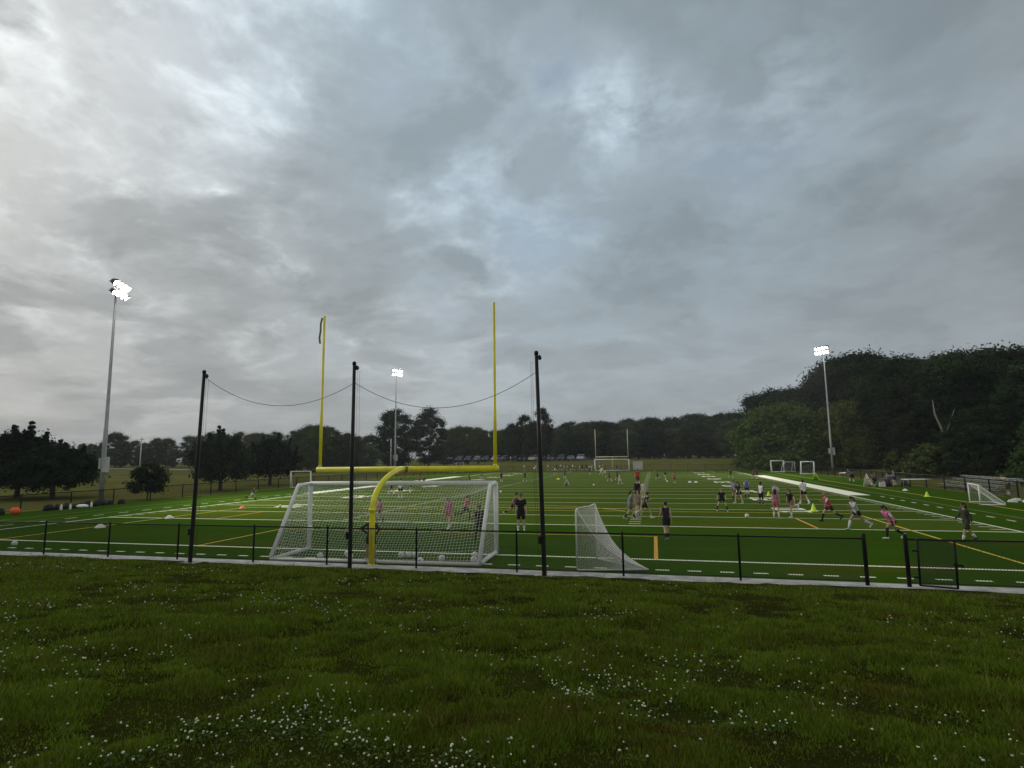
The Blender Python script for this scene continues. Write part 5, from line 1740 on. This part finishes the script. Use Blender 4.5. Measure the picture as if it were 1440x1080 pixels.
person(8.62, 12.75, 1.52, -60, 'run2', 'dark haired person in a black shirt right in the cluster near the hash marks', shirt=BLK, shorts=BLK, skinc=PALE, hair=BLH, style='bun', socks=WHT, sock=.2, shoes=WHT)
person(8.2, 14.3, 1.42, 190, 'walk2', 'person in a beige top in the middle of the cluster near the hash marks', shirt=(.30, .25, .18), skinc=PALE, hair=BLN, shorts=(.24, .14, .10), socks=WHT)
person(8.30, 26.5, 1.40, 160, 'stand', 'person in a pale grey shirt behind the cluster beside the hash marks', shirt=LGR, shorts=LGR, skinc=PALE, hair=BLN, style='bun', socks=WHT)
person(9.61, 4.58, 1.58, 14, 'walk2', 'person in a sleeveless navy top walking away right of the lacrosse goal', shirt=(.022, .016, .024), sleeve='tank', shorts=BLK, shlen=.5, skinc=PALE, hair=DBR, style='bun', socks=BLK, sock=.5, shoes=(.2, .2, .2))
person(13.17, 17.4, 1.42, 170, 'wide', 'person in a black tee standing wide legged, leftmost of the right hand group', shirt=BLK, shorts=BLK, skinc=PALE, hair=BLN, style='bun', socks=BLK, sock=.7, shoes=WHT)
person(15.01, 26.3, 1.48, 150, 'stand', 'person in a grey tee and navy shorts behind the one in black with white socks', shirt=(.24, .26, .30), shorts=NAVY, skinc=TAN, hair=BLH, socks=BLK)
person(14.95, 23.1, 1.56, 130, 'wide', 'person in a black tee with pale socks, left of the blue bibbed one', shirt=BLK, shorts=BLK, skinc=PALE, hair=BLH, socks=LGR, sock=.35, shoes=WHT)
person(16.26, 28.6, 1.50, 5, 'stand', 'broad person in a white tee with a blue bib and black shorts', shirt=WHT, pinnie=(.10, .13, .34), shorts=BLK, skinc=PALE, hair=BLN, style='bun', socks=BLK)
person(16.14, 21.7, 1.54, -40, 'stand2', 'curly dark haired person in a white top and long black shorts', shirt=WHT, sleeve='tank', shorts=BLK, shlen=.9, skinc=BRN, hair=BLH, style='bun', socks=BLK, sock=.3, shoes=(.2, .2, .2))
person(15.59, 14.0, 1.50, -20, 'stand', 'dark haired person in a faded pink pinnie over grey beside the neon cone', shirt=LGR, pinnie=(.40, .14, .20), shorts=REDD, skinc=PALE, hair=BLH, style='long', socks=WHT, shoes=LGR)
person(16.83, 20.5, 1.52, 180, 'fold', 'person in a pale grey shirt standing behind the one in the faded pink pinnie', shirt=LGR, shorts=GRY, skinc=PALE, cap=(.10, .12, .10), style='short', socks=WHT)
person(16.36, 14.1, 1.56, 120, 'kick', 'long haired person in black swinging a leg back to kick', shirt=BLK, shorts=(.35, .16, .12), shlen=.3, skinc=PALE, hair=(.12, .06, .03), style='long', socks=WHT, shoes=WHT)
person(19.11, 23.1, 1.68, 15, 'walk', 'person in a white jersey with black shorts walking away on the right', sex='m', shirt=WHT, shorts=BLK, skinc=PALE, hair=BLH, style='short', socks=WHT, sock=.35, shoes=WHT)
person(17.80, 12.4, 1.56, 110, 'run2', 'fair haired person running in a white tee with a red pinnie and black socks', shirt=WHT, pinnie=(.42, .05, .10), shorts=MAR, skinc=PALE, hair=BLN, style='bun', socks=BLK, sock=.85, shoes=BLK)
person(18.05, 9.1, 1.60, 112, 'run2', 'dark haired person running left in a grey tee and tall white socks', shirt=LGR, shorts=BLK, shlen=.25, skinc=TAN, hair=BLH, socks=(.62, .64, .66), sock=.85, shoes=LGR)
person(18.45, 6.24, 1.62, 112, 'sprint', 'long haired person sprinting in a white tee with a bright pink pinnie', shirt=WHT, pinnie=HOT, shorts=MAR, shlen=.35, skinc=TAN, hair=BLH, socks=BLK, sock=.9, shoes=WHT)
person(20.94, 6.05, 1.50, 100, 'walk', 'dark clad long haired person with white socks at the right end of the pitch', shirt=(.035, .035, .028), sleeve='long', shorts=(.04, .038, .03), shlen=.75, skinc=TAN, hair=BLH, style='long', socks=WHT, sock=.45, shoes=BLK)
person(-24.72, 22.85, 1.26, -60, 'run', 'small child in a dark vest and white shorts running on the left of the field', shirt=(.05, .05, .05), shorts=LGR, skinc=TAN, hair=DBR, style='short', socks=BLK)
person(31.12, 52.7, 1.78, 30, 'bend', 'adult in a blue cap bending over by the right sideline', sex='m', shirt=(.06, .07, .12), shorts=BLK, shlen=.8, skinc=TAN, cap=(.20, .24, .34), style='short')
person(30.75, 44.9, 1.60, 100, 'kneel', 'person kneeling beside the white pop-up goal on the right', shirt=BLK, shorts=BLK, skinc=TAN, hair=BLN)
person(32.05, 48.6, 1.62, 85, 'sit', 'person in dark clothes sitting in the left camp chair on the right sideline', shirt=(.05, .055, .07), shorts=NAVY, shlen=.9, skinc=TAN)
person(32.75, 47.3, 1.70, 95, 'sit', 'person in a blue grey jacket sitting in the middle camp chair', sex='m', shirt=(.14, .16, .22), sleeve='long', shorts=NAVY, shlen=.95, skinc=PALE, style='short')
person(32.6, 45.2, 1.66, 60, 'stand2', 'person in a pale blue top standing behind the nearest camp chair', shirt=(.20, .23, .30), shorts=BLK, skinc=PALE, hair=DBR)
person(35.22, 31.3, 1.78, 97, 'fence', 'adult in a pale tee leaning with both arms on the right side fence', sex='m', shirt=(.50, .48, .38), shorts=(.05, .05, .05), shlen=.9, skinc=TAN, style='short', hair=DBR)
# distant players
fp = {}
person(3.45, 55.3, 1.5, 60, 'walk', 'distant player in dark clothes right of the one in neon yellow', shirt=(.03, .035, .03), shorts=BLK, skinc=TAN, vox=.025)
fp['walk'] = bpy.data.objects[-1] if False else None
person(1.74, 69.4, 1.35, 180, 'run', 'distant player in a neon yellow shirt before the far goalposts', shirt=(.62, .68, .06), shorts=BLK, skinc=TAN, vox=.025)
person(5.27, 47.4, 1.42, 100, 'walk2', 'distant dark haired player in a pale shirt left of the coach in red', shirt=(.42, .44, .50), shorts=LGR, skinc=PALE, hair=BLH, socks=WHT, vox=.025)
person(11.45, 49.7, 1.40, 150, 'stand', 'small distant player in a red shirt right of the hash marks', shirt=(.40, .06, .05), shorts=BLK, skinc=TAN, vox=.025)
person(19.57, 65.4, 1.42, 170, 'wide', 'distant player in a dark green bib near the upper end of the right band', shirt=(.03, .05, .035), shorts=BLK, skinc=TAN, vox=.025)
person(-3.9, 65.2, 1.5, 20, 'stand', 'distant player in an olive top beside the right net pole', shirt=(.07, .08, .05), shorts=(.05, .06, .04), skinc=TAN, vox=.025)
flush()

FARP = [o for o in COL.objects if o.name.startswith('person') and o.get('label', '').startswith(('distant', 'small distant'))]
FAMS = [(o, family_of(o)) for o in FARP]
SHC = {'white': WHT, 'black': BLK, 'dark': (.03, .035, .04), 'grey': LGR, 'pale yellow': (.62, .60, .34), 'olive': (.07, .08, .04), 'red': (.35, .05, .05), 'dark red': (.14, .03, .03), 'blue': (.06, .08, .22)}


def far_person(x, y, z, rz, k, col, label, group, H=1.0):
    src, fam = FAMS[k % len(FAMS)]
    r, out = dup(src, (x, y, z), R(rz), H, label, group, fam)
    for c in out:
        if c.name.startswith('shirt'):
            c.material_slots[0].link = 'OBJECT'; c.material_slots[0].material = cloth(SHC[col])
    return r


for i, (x, y, col, lb) in enumerate((
        (4.2, 59.4, 'dark', 'distant player in dark clothes left of the pale shirted one'),
        (9.58, 61.3, 'black', 'left of two distant players in black right of the hash marks'),
        (10.58, 59.1, 'dark', 'right of two distant players in dark tops right of the hash marks'),
        (22.06, 74.6, 'dark', 'distant player in dark clothes at the far end of the right band'),
        (22.0, 61.7, 'dark red', 'left of a close pair of distant players before the right band'),
        (22.5, 62.1, 'dark', 'right of a close pair of distant players before the right band'),
        (-16.2, 40.5, 'dark', 'distant player in dark clothes above the left half of the goal crossbar'),
        (-14.5, 52.0, 'black', 'distant player in black above the goal crossbar, left of a pair'),
        (-13.2, 53.0, 'dark', 'distant player in dark clothes above the goal crossbar, right of a pair'),
        (-11.0, 55.0, 'black', 'distant player in black above the right half of the goal crossbar'),
        (-8.0, 56.0, 'dark', 'distant player right of the pair above the goal crossbar'),
        (-19.5, 47.0, 'red', 'distant player in red behind the yellow crossbar'),
        (-8.6, 84.0, 'white', 'distant player in a white top left of the right net pole'),
        (-2.0, 82.0, 'dark', 'distant player in dark shorts beside a small white marker'),
        (.2, 80.0, 'pale yellow', 'distant player in a pale yellow top near a small white marker'),
        (-.6, 90.0, 'white', 'distant player in white before the left leg of the far goalposts'),
        (31.6, 90.5, 'blue', 'person in a blue top standing at the leftmost small goal'),
)):
    far_person(x, y, 0, random.uniform(0, 360), i, col, lb, 'distant players on the field', random.uniform(.92, 1.05))
crowd = [(-18.0, 112, 'white'), (-14.8, 110.5, 'white'), (-13.8, 111.0, 'grey'), (-12.9, 111.5, 'dark'), (-11.9, 110.8, 'white'), (-11.2, 111.6, 'pale yellow'), (-10.4, 111.2, 'grey'), (-9.6, 110.6, 'black'), (-9.0, 111.5, 'pale yellow'),
         (-8.3, 110.9, 'grey'), (-7.6, 111.8, 'white'), (-6.9, 111.0, 'black'), (-6.1, 111.6, 'dark'), (-5.6, 110.4, 'black'), (-5.0, 108.5, 'white'), (-4.3, 107.0, 'grey'), (-3.0, 111.8, 'white'), (-2.2, 112.2, 'grey'), (.2, 107, 'pale yellow'), (1.2, 106, 'olive'),
         (-16.5, 103.0, 'white'), (-20.5, 111.0, 'white'), (-11.5, 112.4, 'grey'), (-9.3, 112.5, 'white'), (-7.0, 112.5, 'grey')]
for i, (x, y, col) in enumerate(sorted(crowd, key=lambda q: across(q[0], q[1]))):
    far_person(x, y, 0, random.uniform(0, 360), i, col, f'tiny person in {col} clothing, {ORD[i]} from the left in the far crowd', 'crowd at the far end of the field', random.uniform(.95, 1.15))
for i, (x, y, lb) in enumerate(((11.8, 134.2, 'person walking on the path under the far wood, left one'), (29.5, 135, 'person on the path under the far wood, left of a pair'), (30.4, 135.1, 'person on the path under the far wood, right of a pair'), (-32, 133.5, 'person before the parked cars, left one'), (-29.6, 133.8, 'person before the parked cars, right one'))):
    far_person(x, y, float(meadow_z(x, y)) + .1, random.uniform(0, 360), i, ['grey', 'white', 'dark'][i % 3], lb, 'people beyond the far end', 1.15)

# ================================================================== GRASS AND CLOVER
def view_scatter(n, d0, d1, power):
    """places on the lawn, thicker near where one would stand on the bank"""
    u = rng.random(n)
    d = (d0 ** (1 - power) + u * (d1 ** (1 - power) - d0 ** (1 - power))) ** (1 / (1 - power))
    a = (rng.random(n) * 2 - 1) * 1.08
    f2 = np.array([fw.x, fw.y]); f2 /= np.linalg.norm(f2); r2 = np.array([f2[1], -f2[0]])
    x = CAM.x + f2[0] * d + r2[0] * a * d
    y = CAM.y + f2[1] * d + r2[1] * a * d
    k = (y < -3.48) & (x > -40) & (x < 40)
    return x[k], y[k], d[k]


def lawn_blades():
    x, y, d = view_scatter(1300000, 2.0, 30, 1.0001)
    bare = np.exp(-((x - 14.6) ** 2 + (y + 4.0) ** 2) / .35) + .8 * np.exp(-((x - 13.1) ** 2 + (y + 4.3) ** 2) / .12) + .6 * np.exp(-((x - 16.6) ** 2 + (y + 4.2) ** 2) / .2)
    tuft = fbm(x, y, .55, 31, 3)
    keep = (rng.random(len(x)) > bare) & (rng.random(len(x)) < np.clip((tuft - .30) * 4.2, .10, 1))
    x, y, d, tuft = x[keep], y[keep], d[keep], tuft[keep]
    n = len(x)
    z = lawn_z(x, y)
    hgt = (.022 + .085 * np.clip((tuft - .35) * 2.6, 0, 1) + .05 * np.clip((fbm(x, y, 1.9, 40, 2) - .5) * 3, 0, 1)) * (.6 + .8 * rng.random(n))
    hgt *= .78 * np.clip((-3.4 - y) / .8, .5, 1)
    tallb = rng.random(n) < .006
    hgt = np.where(tallb, hgt * 2.0, hgt)
    w = (.0026 + .00075 * d) * (.7 + .6 * rng.random(n))
    a = rng.random(n) * 2 * np.pi
    bend = hgt * (.15 + .75 * rng.random(n))
    ba = rng.random(n) * 2 * np.pi
    ca, sa = np.cos(a) * w, np.sin(a) * w
    bx, by = np.cos(ba) * bend, np.sin(ba) * bend
    A = np.stack([x - ca, y - sa, z - .01], 1); B = np.stack([x + ca, y + sa, z - .01], 1)
    T = np.stack([x + bx, y + by, z + hgt * .98], 1)
    V = np.stack([A, B, T], 1).reshape(-1, 3)
    F = np.arange(n * 3).reshape(-1, 3)
    me = np_mesh('lawn_grass', V, F)
    m = bpy.data.materials.new('grass_blade'); m.use_nodes = True
    t = NT(m.node_tree); t.t.nodes.clear()
    out = t.n('ShaderNodeOutputMaterial'); tc = t.n('ShaderNodeTexCoord'); geo = t.n('ShaderNodeNewGeometry')
    nn = t.noise(tc.outputs['Object'], .75, 5, .62, .3)
    n2 = t.noise(tc.outputs['Object'], 3.5, 4, .6)
    c = t.ramp(t.math('ADD', t.math('MULTIPLY', nn, .6), t.math('MULTIPLY', n2, .4)), [(.35, (.125, .112, .016)), (.43, (.102, .138, .012)), (.54, (.112, .182, .012)), (.66, (.178, .235, .024))])
    dry = t.rng(geo.outputs['Random Per Island'], .86, .93, 0, 1)
    c = t.mix(t.math('MULTIPLY', dry, .8), c, (.16, .13, .06))
    v = t.rng(geo.outputs['Random Per Island'], 0, 1, .45, 1.6)
    cc = t.n('ShaderNodeCombineXYZ')
    for i in range(3): t.link(v, cc.inputs[i])
    c = t.mix(1.0, c, cc.outputs[0], 'MULTIPLY')
    df = t.n('ShaderNodeBsdfDiffuse'); t.link(c, df.inputs[0])
    tr = t.n('ShaderNodeBsdfTranslucent'); t.link(c, tr.inputs[0])
    ms = t.n('ShaderNodeMixShader'); ms.inputs[0].default_value = .3
    t.link(df.outputs[0], ms.inputs[1]); t.link(tr.outputs[0], ms.inputs[2]); t.link(ms.outputs[0], out.inputs[0])
    tag(link('lawn_grass', me, m), 'uneven mown grass covering the bank in the foreground', 'grass', kind='stuff')


def clover():
    x, y, d = view_scatter(90000, 2.4, 18, .8)
    pat = fbm(x, y, 1.5, 77, 3); pat2 = fbm(x, y, .5, 78, 2)
    near = np.exp(-((x - 6.6) ** 2 + (y + 15.9) ** 2) / .30) * 1.2
    k = rng.random(len(x)) < (.02 + np.clip((pat - .50) * 1.6, 0, .4)) * np.clip((pat2 - .3) * 2.5, .15, 1) * .23 + near * .10
    k &= ~((x > 12.5) & (y > -7.5) & (rng.random(len(x)) < .8))
    x, y, d = x[k], y[k], d[k]
    n = len(x)
    z = lawn_z(x, y) + .05 + .05 * rng.random(n)
    r = .0042 + .0042 * rng.random(n) ** 1.6 + .00055 * d
    # flower heads as small faceted globes
    ph = (1 + 5 ** .5) / 2
    ico = np.array([(-1, ph, 0), (1, ph, 0), (-1, -ph, 0), (1, -ph, 0), (0, -1, ph), (0, 1, ph), (0, -1, -ph), (0, 1, -ph), (ph, 0, -1), (ph, 0, 1), (-ph, 0, -1), (-ph, 0, 1)]); ico /= np.linalg.norm(ico[0])
    tri = np.array([(0, 11, 5), (0, 5, 1), (0, 1, 7), (0, 7, 10), (0, 10, 11), (1, 5, 9), (5, 11, 4), (11, 10, 2), (10, 7, 6), (7, 1, 8), (3, 9, 4), (3, 4, 2), (3, 2, 6), (3, 6, 8), (3, 8, 9), (4, 9, 5), (2, 4, 11), (6, 2, 10), (8, 6, 7), (9, 8, 1)])
    jit = 1 + .25 * rng.normal(size=(n, 12, 1))
    V = ico[None] * jit * r[:, None, None] * np.array([1, 1, .85]) + np.stack([x, y, z], 1)[:, None]
    F = tri[None] + (np.arange(n) * 12)[:, None, None]
    me = np_mesh('clover_flowers', V.reshape(-1, 3), F.reshape(-1, 3))
    tag(link('clover_flowers', me, mat('clover_petal', (.66, .66, .50), .8, .3, 30)), 'scattered white clover flowers in the grass bank', 'clover', kind='stuff')
    # stems and leaves
    sx = np.repeat(x, 1)
    w = .0016
    V = np.stack([np.stack([x - w, y, z - .12], 1), np.stack([x + w, y, z - .12], 1), np.stack([x + w, y, z], 1), np.stack([x - w, y, z], 1)], 1).reshape(-1, 3)
    F = np.arange(n * 4).reshape(-1, 4)
    x2 = np.repeat(x, 5) + rng.normal(size=n * 5) * .06; y2 = np.repeat(y, 5) + rng.normal(size=n * 5) * .06
    kk = y2 < -3.5; x2, y2 = x2[kk], y2[kk]
    z2 = lawn_z(x2, y2) + .025 + .035 * rng.random(len(x2))
    s = .010 + .006 * rng.random(len(x2)); a = rng.random(len(x2)) * 6.28
    tl = rng.normal(size=len(x2)) * .004
    V2 = np.stack([np.stack([x2 + s * np.cos(a + q), y2 + s * np.sin(a + q), z2 + (tl if q < 2 else -tl)], 1) for q in (0, 1.57, 3.14, 4.71)], 1).reshape(-1, 3)
    F2 = np.arange(len(x2) * 4).reshape(-1, 4) + len(V)
    me = np_mesh('clover_leaves', np.concatenate([V, V2]), np.concatenate([F, F2]))
    tag(link('clover_leaves', me, mat('clover_leaf', (.045, .080, .016), .95, .3, 8, spec=.05)), 'small round clover leaves among the grass of the bank', 'clover', kind='stuff')


lawn_blades()
clover()
